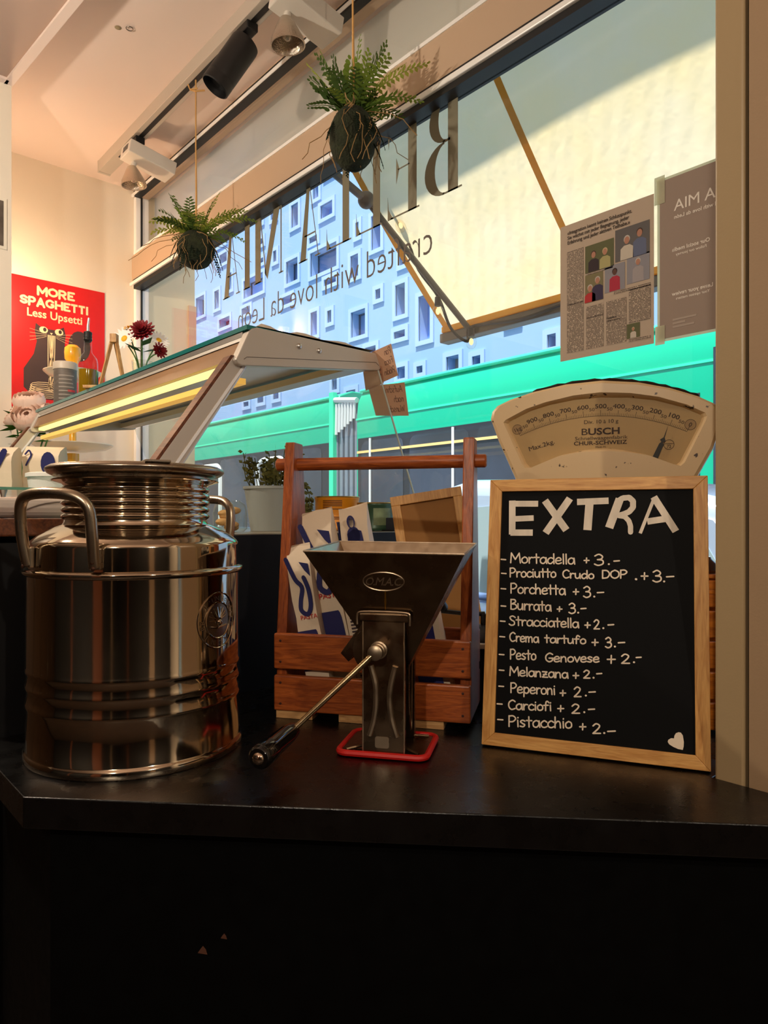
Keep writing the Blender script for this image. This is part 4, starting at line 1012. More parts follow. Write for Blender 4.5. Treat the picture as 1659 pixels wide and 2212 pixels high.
# hood between the brackets
ax0 = min(p[0] for p in arm); ztop = max(p[1] for p in arm)
xa = yz(540, 712)[0]; xb = yz(815, 765)[0]
zf = yz(815, 780)[1]
obj('glass_shelf', G().slab([T @ Vector((xa - .006, EY + .002, ztop - .007)), T @ Vector((xb, EY + .023, ztop - .007)), T @ Vector((xb, CEND + .03, ztop - .007)), T @ Vector((xa - .006, CEND + .03, ztop - .007))], (0, 0, .009)), mat('teal_glass', (34, 120, 118), .08, spec=.8), dc)
hz0 = yz(520, 770)[1]
obj('hood_rail', G().slab([T @ Vector((xa, EY + .022, ztop - .008)), T @ Vector((xa - .006, EY + .022, ztop - .026)), T @ Vector((xa - .006, CEND, ztop - .026)), T @ Vector((xa, CEND, ztop - .008))], (.012, 0, 0)), m_alu, dc)
obj('hood_board', G().slab([T @ Vector((xa - .004, EY + .022, ztop - .027)), T @ Vector((xa - .02, EY + .022, hz0 + .0)), T @ Vector((xa - .02, CEND, hz0)), T @ Vector((xa - .004, CEND, ztop - .027))], (.012, 0, 0)), m_hood, dc)
obj('hood_underside', bx(xa - .004, EY + .022, ztop - .018, xb, CEND, ztop - .008, T), m_alu, dc)
obj('led_strip', bx(xa - .012, EY + .05, hz0 - .012, xa + .006, CEND - .03, hz0 - .003, T), m_led, dc)
obj('led_cover', bx(xa - .006, EY + .05, hz0 - .042, xa + .020, CEND - .03, hz0 - .030, T), m_led2, dc)
obj('lower_rail', bx(xb - .05, EY + .022, yz(815, 795)[1] - .004, xb - .01, CEND, yz(815, 795)[1] + .012, T), m_steel, dc)
gf = yz(918, 1147); ga = yz(817, 798)
gl = obj('front_pane', G().slab([T @ Vector((ga[0], EY + .004, ga[1])), T @ Vector((gf[0], EY + .004, gf[1])), T @ Vector((gf[0], CEND, gf[1])), T @ Vector((ga[0], CEND, ga[1]))], (.005, 0, .002)), m_cglass, dc)
obj('pane_edge', G().tube([T @ Vector((ga[0] + .002, EY + .003, ga[1])), T @ Vector((gf[0] + .002, EY + .003, gf[1]))], .0022, 6), mat('glass_edge', (196, 206, 200), .2, spec=.8), dc)
obj('pane_clip', bx(gf[0] + .012, EY, 1.270, gf[0] + .020, EY + .03, 1.288, T), mat('white_plastic', (230, 226, 220), .5), dc)
obj('back_pane', bx(.47, EY + .06, 1.30, .474, EY + .065, 1.302, T), m_cglass, dc)
# papers taped to the case pane
gpn = Vector((gf[1] - ga[1], 0, -(gf[0] - ga[0]))).normalized(); gp0 = Vector((ga[0] + .008, EY, ga[1]))
m_note = cloth_mat('note_paper', (232, 198, 172), (236, 196, 164), .5); m_nink = mat('note_ink', (136, 100, 88), .8)
def note(label, px, words):
    P = [plane_hit(u, v, gp0, gpn) for u, v in px]; c = sum(P, Vector()) / 4
    t = thing('paper_note', label, 'note', c, group='paper notes on the case pane')
    obj('sheet', G().slab([p - c for p in P], gpn * .0004), m_note, t)
    ex = (P[0] - P[1]); ez = (P[1] - P[2])   # written to be read from the other side
    W_, H_ = ex.length, ez.length; exn = ex.normalized(); ezn = ez.normalized()
    o_ = P[1] - c
    for k, wd in enumerate(words):
        st, wl = hand(wd); g_ = G(); hh = H_ * .2
        s_ = min(hh, W_ * .84 / wl)
        for q in st: g_.ribbon([(a * s_, b * hh) for a, b in q], .0016, cap=0)
        base = o_ + exn * W_ * .08 - ezn * (H_ * (.26 + .3 * k) + .0)
        sgn = -1 if gpn.dot(ray(830, 800)) > 0 else 1
        g_.mapv(lambda p: base + exn * p.x + ezn * p.y + gpn * sgn * (.0006 + p.z))
        obj('handwriting', g_, m_nink, t)
note('upper tilted paper note on the case pane beside the bracket', [(800, 762), (845, 742), (860, 811), (822, 828)], ['Pan', 'Foca', 'Piadin'])
note('left paper note half hidden under the steel bracket', [(783, 790), (826, 790), (829, 828), (790, 844)], ['d', 'v'])
note('lower square paper note on the case pane', [(795, 834), (874, 826), (883, 898), (812, 898)], ['Aufschn', 'nach', 'Wunsch'])

# ---- things on and in the case
ST = ztop + .0022
def onshelf(u, v, z): p = at_z(u, v, z); return Vector((p.x, p.y, z))
# crumpled paper lying on the glass shelf
g = G(); nx_, ny_ = 14, 30; rs = random.Random(2)
cx0, cx1, cy0, cy1 = xa + .02, xb - .006, EY + .004, EY + .66
for j in range(ny_ + 1):
    for i in range(nx_ + 1):
        x = cx0 + (cx1 - cx0) * i / nx_; y = cy0 + (cy1 - cy0) * j / ny_
        e_ = min(i, nx_ - i, j, ny_ - j)
        g.v.append((x, y, ST + .0015 + (0 if e_ == 0 else .007 + .005 * math.sin(i * 1.3 + j * .31) * math.sin(j * .43) + rs.uniform(0, .005))))
for j in range(ny_):
    for i in range(nx_): a = j * (nx_ + 1) + i; g.f.append((a, a + 1, a + nx_ + 2, a + nx_ + 1))
tag(obj('wrapping_paper', g, mat('kraft_grey', (176, 162, 142), .8, bump=.2, bs=30), smooth=True), 'crumpled grey wrapping paper lying on the glass shelf of the case', 'paper')
p = onshelf(400, 775, ST); 
tag(obj('wooden_board', G().lathe([(.0, 0), (.085, 0), (.09, .006), (.09, .012), (.085, .017), (0, .018)], 32, Matrix.Translation((.92, 2.02, ST + .0005)), caps=False), wood('board_wood', (150, 92, 50), (104, 60, 32), (1, 8, 8), 8), smooth=True), 'round wooden board lying on the glass shelf behind the paper', 'board')
# oil bottle
p = onshelf(190, 853, ST); p.z += .0005
bt = thing('oil_bottle', 'glass oil bottle with black pourer on the case shelf', 'bottle', p)
m_bot = pane_mat('bottle_glass', (.93, .95, .9), 1.5); m_oil = mat('olive_oil', (150, 112, 20), .1, spec=.6)
bs_ = obj('glass', G().lathe([(.026, 0), (.029, .004), (.029, .095), (.026, .11), (.012, .128), (.0105, .165), (.0125, .168), (.0125, .172)], 28, None, caps=False), m_bot, bt, smooth=True)
obj('oil', G().lathe([(.0255, .003), (.0265, .006), (.0265, .075), (.0, .0752)], 24, None, caps=True), m_oil, bt, smooth=True)
obj('label', G().lathe([(.0294, .02), (.0294, .075)], 16, None, caps=False, arc=(R(-20), R(70))), mat('bottle_label', (196, 176, 170), .6), bt, smooth=True)
pr = obj('pourer', G().lathe([(.008, .160), (.0125, .166), (.0125, .17), (.0115, .172), (.0125, .176), (.0115, .180), (.0125, .184), (.0125, .190), (.006, .194)], 20), m_gask, bt, smooth=True)
obj('spout', G().tube([(0, 0, .19), (0, 0, .21), (.003, 0, .235)], [.0045, .0038, .0028], 10), m_alu, pr, smooth=True)
# grey tin
p = onshelf(141, 884, ST); p.z += .0005
tn = thing('spice_tub', 'tall grey tub with pale lid standing beside the oil bottle', 'tub', p)
obj('body', G().lathe([(.0, 0), (.035, 0), (.037, .004), (.037, .135)], 32, None, caps=False), mat('tub_grey', (120, 108, 100), .5, var=.25, vs=30, stretch=(1, 1, 3)), tn, smooth=True)
obj('lid', G().lathe([(.037, .133), (.039, .134), (.039, .156), (.036, .160), (0, .161)], 32, None, caps=False), mat('tub_lid', (206, 190, 172), .45), tn, smooth=True)
obj('print', G().lathe([(.0374, .055), (.0374, .062)], 8, None, caps=False, arc=(R(-95), R(-50))), m_red, tn)
for k in range(7): obj('print', G().lathe([(.0374, .03 + .013 * k), (.0374, .034 + .013 * k)], 10, None, caps=False, arc=(R(-140), R(-60 - 6 * (k % 3)))), mat('tub_print', (160, 148, 138), .6), tn)
# small display easel
p = onshelf(243, 842, ST); p.z += .0005
es = thing('small_easel', 'small wooden display easel standing on the case shelf', 'easel', p, (0, 0, -YAW))
m_eas = wood('easel_wood', (214, 170, 110), (170, 120, 70), (8, 8, 1), 10)
obj('leg', G().tube([(-.038, 0, .004), (-.004, .012, .158)], .006, 4), m_eas, es)
obj('leg', G().tube([(.036, 0, .004), (.004, .012, .158)], .006, 4), m_eas, es)
obj('back_leg', G().tube([(.012, .075, .004), (.0, .016, .150)], .006, 4), m_eas, es)
obj('hinge_block', bx(-.010, .002, .140, .010, .024, .166), m_eas, es, bevel=.002)
obj('ledge', bx(-.075, -.03, 0, .055, -.004, .008), m_eas, es, bevel=.001)
# flowers in a vase on the shelf
p = onshelf(226, 838, ST) ; p.z += .0005; p += Vector((.16, .12, 0)); p.x = min(p.x, xb - .05)
vf = thing('flower_vase', 'glass vase with a dark red dahlia and white daisies on the case shelf', 'vase', p, (0, 0, -YAW))
obj('glass', G().lathe([(.028, 0), (.03, .004), (.026, .06), (.032, .12), (.031, .12), (.025, .06), (.027, .006)], 24, None, caps=False), m_bot, vf, smooth=True)
obj('water', G().lathe([(.024, .006), (.023, .055), (0, .0552)], 20), mat('vase_water', (150, 160, 150), .05, spec=.8, trans=.8), vf, smooth=True)
m_stemg = mat('stem_green', (70, 110, 50), .6); m_dah = mat('dahlia_red', (140, 10, 26), .6, var=.3, vs=60); m_dais = mat('daisy_white', (240, 236, 230), .6); m_yell = mat('daisy_yellow', (236, 178, 20), .6)
def flower(c, r, n, layers, m, cm=None, tilt=(0, -.5, .8), par=None, nm='flower_head'):
    ax = Vector(tilt).normalized(); q = Vector((0, 0, 1)).rotation_difference(ax).to_matrix().to_4x4(); M = Matrix.Translation(c) @ q; g_ = G()
    for l in range(layers):
        e = R(8 + 70 * l / max(1, layers)); rr_ = r * (1 - .55 * l / max(1, layers))
        for k in range(n):
            a = 2 * PI * (k + .5 * (l % 2)) / n; w_ = rr_ * 2.4 / n
            d = Vector((math.cos(a) * math.cos(e), math.sin(a) * math.cos(e), math.sin(e))); s = Vector((-math.sin(a), math.cos(a), 0))
            g_.add([d * .05 * rr_, d * .55 * rr_ + s * w_, d * rr_ * .9 + s * w_ * .6, d * rr_ + Vector((0, 0, .06 * rr_)), d * rr_ * .9 - s * w_ * .6, d * .55 * rr_ - s * w_], [(0, 1, 2, 3, 4, 5)], M)
    o_ = obj(nm, g_, m, par)
    if cm: obj('flower_centre', G().ball((0, 0, .01 * r), r * .28, 10, 6, (1, 1, .5), M), cm, o_, smooth=True)
    return o_
for c, r, n, l, m, cm, tl in (((0, 0, .215), .045, 14, 5, m_dah, None, (0, -1, .6)), ((-.052, -.01, .190), .042, 16, 1, m_dais, m_yell, (-.3, -1, .3)), ((.05, .01, .19), .035, 16, 1, m_dais, m_yell, (.6, -.6, .5)), ((.055, .0, .155), .028, 12, 4, m_dah, None, (.8, -.6, .1)), ((-.045, 0, .225), .016, 10, 3, m_yell, None, (-.2, -.5, 1))):
    flower(Vector(c), r, n, l, m, cm, tl, vf)
    obj('stem', G().tube(smooth_path([(0, 0, .02), (c[0] * .3, c[1] * .3, .12), (c[0], c[1], c[2] - .006)], 4), .0022, 6), m_stemg, vf, smooth=True)
for a, z_ in ((20, .15), (120, .16), (230, .15), (320, .17)):
    dd = Vector((math.cos(R(a)), math.sin(R(a)), .3)); s = Vector((-dd.y, dd.x, 0)) * .014; b = Vector((0, 0, z_))
    obj('leaf', G().flat([b, b + dd * .025 + s, b + dd * .06, b + dd * .025 - s]), m_stemg, vf)
# inside the case at the left: appliance, glass shelf, tub and bags
ap = thing('slicer_housing', 'low rounded silver appliance on the wooden case top', 'appliance', (.42, 1.75, 1.3005))
obj('housing', bx(-.16, -.24, 0, .10, .24, .042), mat('silver_plastic', (196, 186, 176), .35, .3), ap, bevel=.02, seg=4)
obj('trim_line', G().tube(smooth_path([(-.06, -.243, .006), (.0, -.243, .03), (.09, -.243, .036)], 5), .0015, 5), mat('fold_shade', (120, 112, 104), .5, .6), ap)
obj('knob', G().lathe([(.006, 0), (.006, .006), (.003, .008)], 12, Matrix.Translation((-.14, -.24, .03)) @ Matrix.Rotation(PI / 2, 4, 'X')), m_alu, ap, smooth=True)
gs = thing('glass_shelf', 'small green edged glass shelf on chrome feet inside the case', 'shelf', (.66, 2.22, 1.2705))
obj('pane', bx(-.26, -.26, .103, .20, .26, .110), mat('shelf_glass', (120, 190, 170), .08, spec=.7, trans=.7), gs)
for a, b in ((-.2, -.2), (-.2, .2), (.14, -.2), (.14, .2)): obj('foot', G().lathe([(.01, 0), (.006, .01), (.006, .09), (.01, .103)], 12, Matrix.Translation((a, b, 0))), m_alu, gs, smooth=True)
SZ = 1.2705 + .1105
pt = thing('plastic_tub', 'white plastic tub with lid on the glass shelf in the case', 'tub', (.60, 2.08, SZ))
obj('body', G().lathe([(0, 0), (.062, 0), (.066, .035)], 32, None, caps=False), m_dais, pt, smooth=True)
obj('lid', G().lathe([(.066, .034), (.071, .034), (.071, .044), (.066, .046), (.064, .042), (0, .042)], 32, None, caps=False), m_dais, pt, smooth=True)
m_bag = mat('bag_paper', (226, 206, 180), .6, bump=.08, bs=40); m_bblue = mat('bag_blue', (28, 30, 92), .5); m_bred = mat('bag_red', (190, 40, 36), .5)
def bag(name, label, loc, rot, w_, d_, h_, prints, group, seed=0, parent_scale=1.0):
    rs = random.Random(seed); t = thing(name, label, 'bag', loc, rot, group)
    g_ = G(); nz = 9
    for j in range(nz + 1):
        f = j / nz; z = h_ * f
        dd = d_ * (1 if f < .84 else 1 - (f - .84) / .16 * .80); ww = w_ * (1 + (.06 * (f - .84) / .16 if f > .84 else .02 * math.sin(f * 9)))
        sk = .010 * max(0, f - .84) / .16
        for (a, b) in ((-.5, -.5), (0, -.53), (.5, -.5), (.52, 0), (.5, .5), (0, .53), (-.5, .5), (-.52, 0)):
            g_.v.append((a * ww + rs.uniform(-.0008, .0008), b * dd + sk + rs.uniform(-.0008, .0008), z + (rs.uniform(-.004, .004) if j == nz else 0)))
    for j in range(nz):
        for i in range(8): g_.f.append((j * 8 + i, j * 8 + (i + 1) % 8, (j + 1) * 8 + (i + 1) % 8, (j + 1) * 8 + i))
    g_.f.append(tuple(range(7, -1, -1))); g_.f.append(tuple(range(nz * 8, nz * 8 + 8)))
    obj('paper', g_, m_bag, t, smooth=True, ang=50)
    for kind, m, pts in prints:
        y = -d_ * .53 - .0012
        if kind == 'poly': obj('print', G().slab([(a * w_, y, b * h_) for a, b in pts], (0, -.0004, 0)), m, t)
        elif kind == 'line': obj('print', G().ribbon([(a * w_, b * h_) for a, b in smooth_path([(q[0], q[1], 0) for q in pts], 5) and [(q.x, q.y) for q in smooth_path([(q[0], q[1], 0) for q in pts], 5)]], w_ * .19).mapv(lambda p: Vector((p.x, y - .0003 - p.z, p.y))), m, t)
        elif kind == 'thin': obj('print', G().ribbon([(q.x * w_, q.y * h_) for q in smooth_path([(q[0], q[1], 0) for q in pts], 5)], w_ * .05).mapv(lambda p: Vector((p.x, y - .0003 - p.z, p.y))), m, t)
        elif kind == 'text': obj('print', text(pts[0], pts[3] * w_, .01).mapv(lambda p: Vector((pts[1] * w_ + p.x, y - .0004, pts[2] * h_ + p.y))), m, t)
        elif kind == 'side': obj('print', G().slab([(-w_ * .53 - .0008, a * d_, b * h_) for a, b in pts], (-.0004, 0, 0)), m, t)
    return t
half = lambda x0, x1, z0, z1, n=8: [(x0, z0), (x0, z1), (x1 - .1, z1)] + [(x1 - .1 + .1 * math.cos(R(90 - 180 * i / n)), (z0 + z1) / 2 + (z1 - z0) / 2 * math.sin(R(90 - 180 * i / n))) for i in range(n + 1)] + [(x1 - .3, z0)]
oval = lambda cx, cz, a, b: [(cx + a * math.cos(R(k)), cz + b * math.sin(R(k))) for k in range(0, 360, 24)]
bag('pasta_bag', 'blue and white bag standing behind the tub in the case', (.64, 2.30, SZ), (0, 0, -YAW), .11, .06, .14, [('poly', m_bblue, oval(.22, .62, .2, .25)), ('thin', m_bblue, [(-.40, .82), (-.30, .90), (-.24, .80), (-.32, .68), (-.38, .58)]), ('text', m_bred, ('PASTA', .05, .3, .2))], 'printed bags in the case', 3)
bag('pasta_bag', 'second printed bag lying open beside the steel post in the case', (.52, 2.32, SZ), (0, 0, -YAW), .10, .06, .13, [('line', m_bblue, [(.3, .9), (.1, .6), (-.1, .35), (-.2, .1)])], 'printed bags in the case', 4)
bag('pasta_bag', 'small folded blue and white bag behind the yellow stand', (.92, 2.40, SZ - .1095), (0, 0, -YAW), .07, .05, .22, [('poly', m_bblue, [(-.5, .8), (-.1, .95), (.2, .75), (-.2, .7)]), ('poly', m_bblue, [(.0, .6), (.5, .8), (.4, .5)])], 'printed bags in the case', 6)
# ---- sideboard with two-tier stand and peony vase
sb = thing('sideboard', 'white sideboard below the poster behind the case', 'sideboard', (1.10, 3.38, 0))
obj('carcass', bx(-.33, -.30, .05, .33, .30, 1.25), m_wall, sb); obj('top', bx(-.35, -.32, 1.25, .35, .31, 1.28), m_cream, sb, bevel=.003)
obj('plinth', bx(-.31, -.28, 0, .31, .28, .05), m_gask, sb)
for k in (-1, 1): dd = obj('door', bx(-.32 if k < 0 else .005, -.318, .08, -.005 if k < 0 else .32, -.301, 1.23), m_wall, sb, bevel=.002); obj('knob', G().ball((k * .03, -.325, .7), .01), m_alu, dd)
p = at_d(157, 1000, 3.20)
st = thing('cake_stand', 'two tier cake stand with white plates on a yellow post', 'cake stand', (p.x, p.y, 1.2805))
zz = lambda v: CZ + (HZ - v) / F * 3.20 - 1.2805
m_plate = mat('plate_white', (238, 228, 206), .25, coat=.3); m_ypost = mat('yellow_lacquer', (224, 164, 20), .3, coat=.4)
pl_ = lambda r, z: G().lathe([(0, z), (r * .4, z), (r * .85, z + .012), (r, z + .028), (r, z + .031), (r * .84, z + .018), (r * .4, z + .006), (0, z + .006)], 40, None, caps=False)
obj('lower_plate', pl_(.175, zz(975)), m_plate, st, smooth=True); obj('upper_plate', pl_(.125, zz(818)), m_plate, st, smooth=True)
obj('post', G().lathe([(.0, 0), (.055, 0), (.055, .01), (.03, .02), (.028, zz(980))], 24, None, caps=False), m_ypost, st, smooth=True)
obj('post', G().lathe([(.026, zz(972)), (.016, zz(960)), (.014, zz(830)), (.024, zz(822))], 24, None, caps=False), m_ypost, st, smooth=True)
obj('knob', G().lathe([(.024, zz(812)), (.02, zz(800)), (.022, zz(785)), (.034, zz(776)), (.036, zz(762)), (.034, zz(752)), (.02, zz(746)), (0, zz(745))], 24, None, caps=False), m_ypost, st, smooth=True)
p = at_d(58, 950, 2.63)
pv = thing('peony_vase', 'glass vase of pale pink peonies at the far end of the case', 'vase', (p.x, p.y, 1.2705), (0, 0, -YAW))
obj('glass', G().lathe([(.035, 0), (.038, .004), (.032, .10), (.042, .20), (.041, .20), (.031, .10), (.036, .006)], 24, None, caps=False), m_bot, pv, smooth=True)
m_peo = cloth_mat('peony', (255, 228, 212), (255, 220, 196), .12); zc = lambda v: CZ + (HZ - v) / F * 2.63 - 1.2705
def peony(c, r, tl):
    ax = Vector(tl).normalized(); q = Vector((0, 0, 1)).rotation_difference(ax).to_matrix().to_4x4(); M = Matrix.Translation(c) @ q; g_ = G(); rs = random.Random(int(c[0] * 1e4))
    for l in range(4):
        rr_ = r * (.45 + .18 * l); n = 5 + l
        for k in range(n):
            a0 = 2 * PI * k / n + l * .4; dw = 2 * PI / n * .62; rows = []
            for iz in range(5):
                e = -1.2 + iz * (.42 + .06 * (3 - l)); z = rr_ * math.sin(e) * .9 + r * .1; ro = rr_ * math.cos(e) * (1 + .06 * rs.random())
                rows.append([(ro * math.cos(a0 + dw * t), ro * math.sin(a0 + dw * t), z + (.03 * r * math.cos(t * 6) if iz == 4 else 0)) for t in (-1, -.5, 0, .5, 1)])
            g_.add([p_ for r_ in rows for p_ in r_], [(i * 5 + j, i * 5 + j + 1, (i + 1) * 5 + j + 1, (i + 1) * 5 + j) for i in range(4) for j in range(4)], M)
    return obj('peony_head', g_, m_peo, pv, smooth=True, ang=80)
for (dx, v, r, tl) in ((.0, 868, .058, (.1, -.5, 1)), (.018, 905, .060, (.1, -1, .6)), (.075, 892, .04, (.8, -.3, .6)), (-.05, 898, .05, (-.7, -.5, .5)), (.11, 905, .035, (.9, 0, .5))):
    c = Vector((dx, -.02 if v > 900 else .02, zc(v)))
    peony(c, r, tl); obj('stem', G().tube(smooth_path([(0, 0, .02), (dx * .3, 0, .19), (c.x, c.y, c.z - r * .5)], 4), .003, 6), m_stemg, pv, smooth=True)
rs = random.Random(8); m_plf = cloth_mat('peony_leaf', (46, 84, 34), (80, 120, 40), .25)
for k in range(26):
    a = rs.uniform(0, 2 * PI); z_ = rs.uniform(zc(965), zc(880)); b = Vector((math.cos(a) * .02, math.sin(a) * .02, z_)); dd = Vector((math.cos(a), math.sin(a), rs.uniform(-.3, .5))); s = Vector((-math.sin(a), math.cos(a), .2)) * .018; l_ = rs.uniform(.05, .085)
    obj('leaf', G().add([b, b + dd * l_ * .45 + s, b + dd * l_, b + dd * l_ * .45 - s, b + dd * l_ * .5 + Vector((0, 0, .006))], [(0, 1, 4), (1, 2, 4), (2, 3, 4), (3, 0, 4)]), m_plf, pv)

# ---- things along the end of the case worktop
WT = 1.2705
def oncase(u, dx=0.0, y=EY + .09): d = ray(u, 1120); return Vector((d.x / d.y * y, y, WT))
p = oncase(588, y=1.42); kk = p.length
D_ = Vector((p.x, p.y)).dot(Vector((SN, CS)))
pxm = D_ / F
gp = thing('herb_pot', 'pale grey tapered pot with dry herbs on the case top', 'plant pot', p)
r1, hp = 62 * pxm, 95 * pxm
obj('pot', G().lathe([(0, 0), (r1 * .74, 0), (r1 * .95, hp * .93), (r1 * 1.0, hp * .94), (r1 * 1.0, hp), (r1 * .93, hp), (r1 * .9, hp * .9), (0, hp * .9)], 36, None, caps=False), mat('pot_grey', (150, 156, 152), .45), gp, smooth=True)
obj('soil', G().lathe([(0, hp * .915), (r1 * .9, hp * .91)], 24, None, caps=False), mat('soil', (50, 40, 30), .95, bump=.5, bs=80), gp)
rs = random.Random(4); m_dry = cloth_mat('dry_leaf', (104, 104, 64), (150, 140, 70), .3)
for k in range(44):
    a = rs.uniform(0, 2 * PI); q = r1 * .8 * math.sqrt(rs.random()); b = Vector((math.cos(a) * q, math.sin(a) * q, hp * .9)); tp = b + Vector((math.cos(a) * r1 * .3, math.sin(a) * r1 * .3, rs.uniform(.04, .095)))
    g_ = G().tube([b, (b + tp) / 2 + Vector((rs.uniform(-.006, .006), 0, 0)), tp], .0012, 4)
    for l in range(9):
        c = b + (tp - b) * rs.uniform(.3, 1.05); dd = Vector((rs.uniform(-1, 1), rs.uniform(-1, 1), rs.uniform(-.3, .8))).normalized() * rs.uniform(.008, .016); s = dd.cross(Vector((rs.random(), .3, .6))).normalized() * .006
        g_.flat([c, c + dd * .5 + s, c + dd, c + dd * .5 - s])
    obj('herb_sprig', g_, m_dry, gp)
for k in range(6):
    g_ = G(); b = Vector((r1 * .85, -r1 * .3 + .004 * k, hp)); pts = smooth_path([b, b + Vector((.02, 0, .01)), b + Vector((.028 + .003 * k, -.01, -.02)), b + Vector((.026, -.012, -.05 - .008 * k))], 5); g_.tube(pts, .001, 4)
    for q in pts[3::2]:
        for sg_ in (-1, 1): g_.flat([q, q + Vector((.008 * sg_, .003, .004)), q + Vector((.014 * sg_, 0, -.003)), q + Vector((.007 * sg_, -.003, -.005))])
    obj('trailing_sprig', g_, m_dry, gp)
def tin(name, label, u, w_px, h_px, y, m, extra=None):
    p = oncase(u, y=y); D_ = Vector((p.x, p.y)).dot(Vector((SN, CS))); k = D_ / F; r_, h_ = w_px / 2 * k, h_px * k
    t = thing(name, label, 'tin', p, (0, 0, -YAW + .05))
    obj('body', G().lathe([(0, .001), (r_ * .97, .001), (r_, .004), (r_, .008), (r_ * .98, .010), (r_ * .98, h_ - .010), (r_, h_ - .008), (r_ * 1.01, h_ - .002), (r_ * .98, h_), (r_ * .95, h_ - .004), (0, h_ - .004)], 44, None, caps=False), m, t, smooth=True)
    obj('rim', G().tube([(r_ * 1.0 * math.cos(a), r_ * 1.0 * math.sin(a), h_ - .001) for a in [2 * PI * i / 44 for i in range(44)]], .0018, 6, closed=True), mat('tin_rim', (206, 180, 120), .3, .9), t, smooth=True)
    if extra: extra(t, r_, h_)
    return t
m_or = mat('tin_orange', (232, 146, 24), .4, .1); m_tink = mat('tin_ink', (96, 50, 14), .5)
def otext(t, r_, h_):
    for k in range(16):
        obj('print', G().lathe([(r_ * .984, h_ * (.88 - .048 * k)), (r_ * .984, h_ * (.88 - .048 * k) - .0022)], 8, None, caps=False, arc=(R(-128), R(-128 + (52 if k in (0, 1, 2, 3, 5, 10, 11) else 24)))), m_tink, t)
tin('food_tin', 'orange food tin with fine print on the case top', 728, 96, 72, 1.385, m_or, otext)
def gtext(t, r_, h_):
    obj('print', G().lathe([(r_ * .984, h_ * .2), (r_ * .984, h_ * .8)], 10, None, caps=False, arc=(R(-100), R(-40))), mat('tin_print_green', (140, 160, 120), .5, var=.4, vs=40), t)
tin('food_tin', 'dark green food tin behind the small black block', 812, 80, 60, 1.275, mat('tin_green', (62, 96, 72), .35, .2, var=.3, vs=20), gtext)
# big glass jar beside the canister
p = oncase(497, y=1.36); D_ = Vector((p.x, p.y)).dot(Vector((SN, CS))); k = D_ / F
jr = thing('glass_jar', 'clear glass jar with biscuits between the canister and the grey pot', 'jar', p)
r_, h_ = 36 * k, 68 * k
obj('glass', G().lathe([(r_ * .8, 0), (r_, h_ * .1), (r_ * 1.02, h_ * .6), (r_ * .9, h_ * .86), (r_ * .6, h_ * .98), (r_ * .62, h_)], 32, None, caps=False), m_bot, jr, smooth=True)
rs = random.Random(6)
for q in range(7): obj('biscuit', G().ball((rs.uniform(-.4, .4) * r_, rs.uniform(-.4, .4) * r_, h_ * (.14 + .09 * q)), r_ * .42, 12, 8, (1.1, 1, .55)), mat('biscuit', (214, 168, 112), .8, bump=.2, bs=60), jr, smooth=True)
# small black block
p = at_y(856, 1150, EY + .03); 
bb = thing('black_block', 'small black block standing on the edge of the case top', 'block', (p.x, EY + .03, WT))
k = 1.62 / F
obj('block', bx(-17 * k, -.02, 0, 17 * k, .02, 29 * k), mat('matte_slate', (50, 52, 66), .55), bb, bevel=.002); obj('base_plate', bx(-26 * k, -.022, -.0003, -17 * k, .022, .003), mat('matte_black', (20, 20, 24), .55), bb)
# ================================================================== steel canister
def camthing(name, label, cat, X, Y, z=CT, yaw=0.0, lean=0.0, group=None):
    return thing(name, label, cat, cw(X, Y, z), (lean, 0, -YAW + yaw), group)
def steel_mat(name, col, rough, rv, sw=0.0):
    m = mat(name, col, rough, 1.0, var=.10, vs=5, rvar=rv, bump=.008, bs=25)
    return m
m_can = steel_mat('canister_steel', (196, 180, 158), .05, .08)
m_can2 = steel_mat('canister_lid', (170, 156, 138), .22, .12)
cn = camthing('steel_canister', 'large polished steel oil canister with ribbed neck and two handles', 'canister', -.3673, 1.035, CT + .0005)
Z = lambda z: z + .335        # heights below were measured from the camera's level
RB = .1495
def bead(z, r, h=.0055, o=.0014): return [(r, z - h), (r + o * .7, z - h * .5), (r + o, z), (r + o * .7, z + h * .5), (r, z + h)]
prof = [(0, .002), (.148, .002), (.1525, .0), (.1534, .003), (.1534, .009), (.151, .012), (RB, .014)]
for z in (-.258, -.233, -.2106): prof += bead(Z(z), RB)
prof += [(RB, Z(-.080)), (RB + .001, Z(-.0795)), (RB + .005, Z(-.077)), (RB + .0055, Z(-.074)), (RB + .004, Z(-.071)), (RB - .002, Z(-.0695)), (RB - .0025, Z(-.040)), (RB - .003, Z(-.036)), (RB - .006, Z(-.032)), (.135, Z(-.025)), (.112, Z(-.0125)), (.1035, Z(-.0095))]
obj('body', G().lathe(prof, 128, None, caps=False), m_can, cn, smooth=True, ang=50)
np_ = [(.1035, Z(-.0100)), (.101, Z(-.006))]
for i in range(5): z = -.002 + i * .0098; np_ += [(.1005, Z(z)), (.1035, Z(z + .002)), (.1048, Z(z + .0045)), (.1035, Z(z + .007)), (.1005, Z(z + .0088))]
np_ += [(.1010, Z(.047)), (.1035, Z(.0495)), (.114, Z(.0525)), (.1175, Z(.0535)), (.1178, Z(.0550)), (.1165, Z(.0560)), (.104, Z(.0555))]
obj('neck', G().lathe(np_, 96, None, caps=False), m_can, cn, smooth=True, ang=60)
ld_ = obj('lid', G().lathe([(.104, Z(.0555)), (.105, Z(.060)), (.115, Z(.0605)), (.122, Z(.0640)), (.1255, Z(.0680)), (.1258, Z(.0700)), (.1245, Z(.0725)), (.119, Z(.0755)), (.105, Z(.0770)), (.09, Z(.0755)), (.0, Z(.0755))], 96, None, caps=False), m_can2, cn, smooth=True, ang=60)
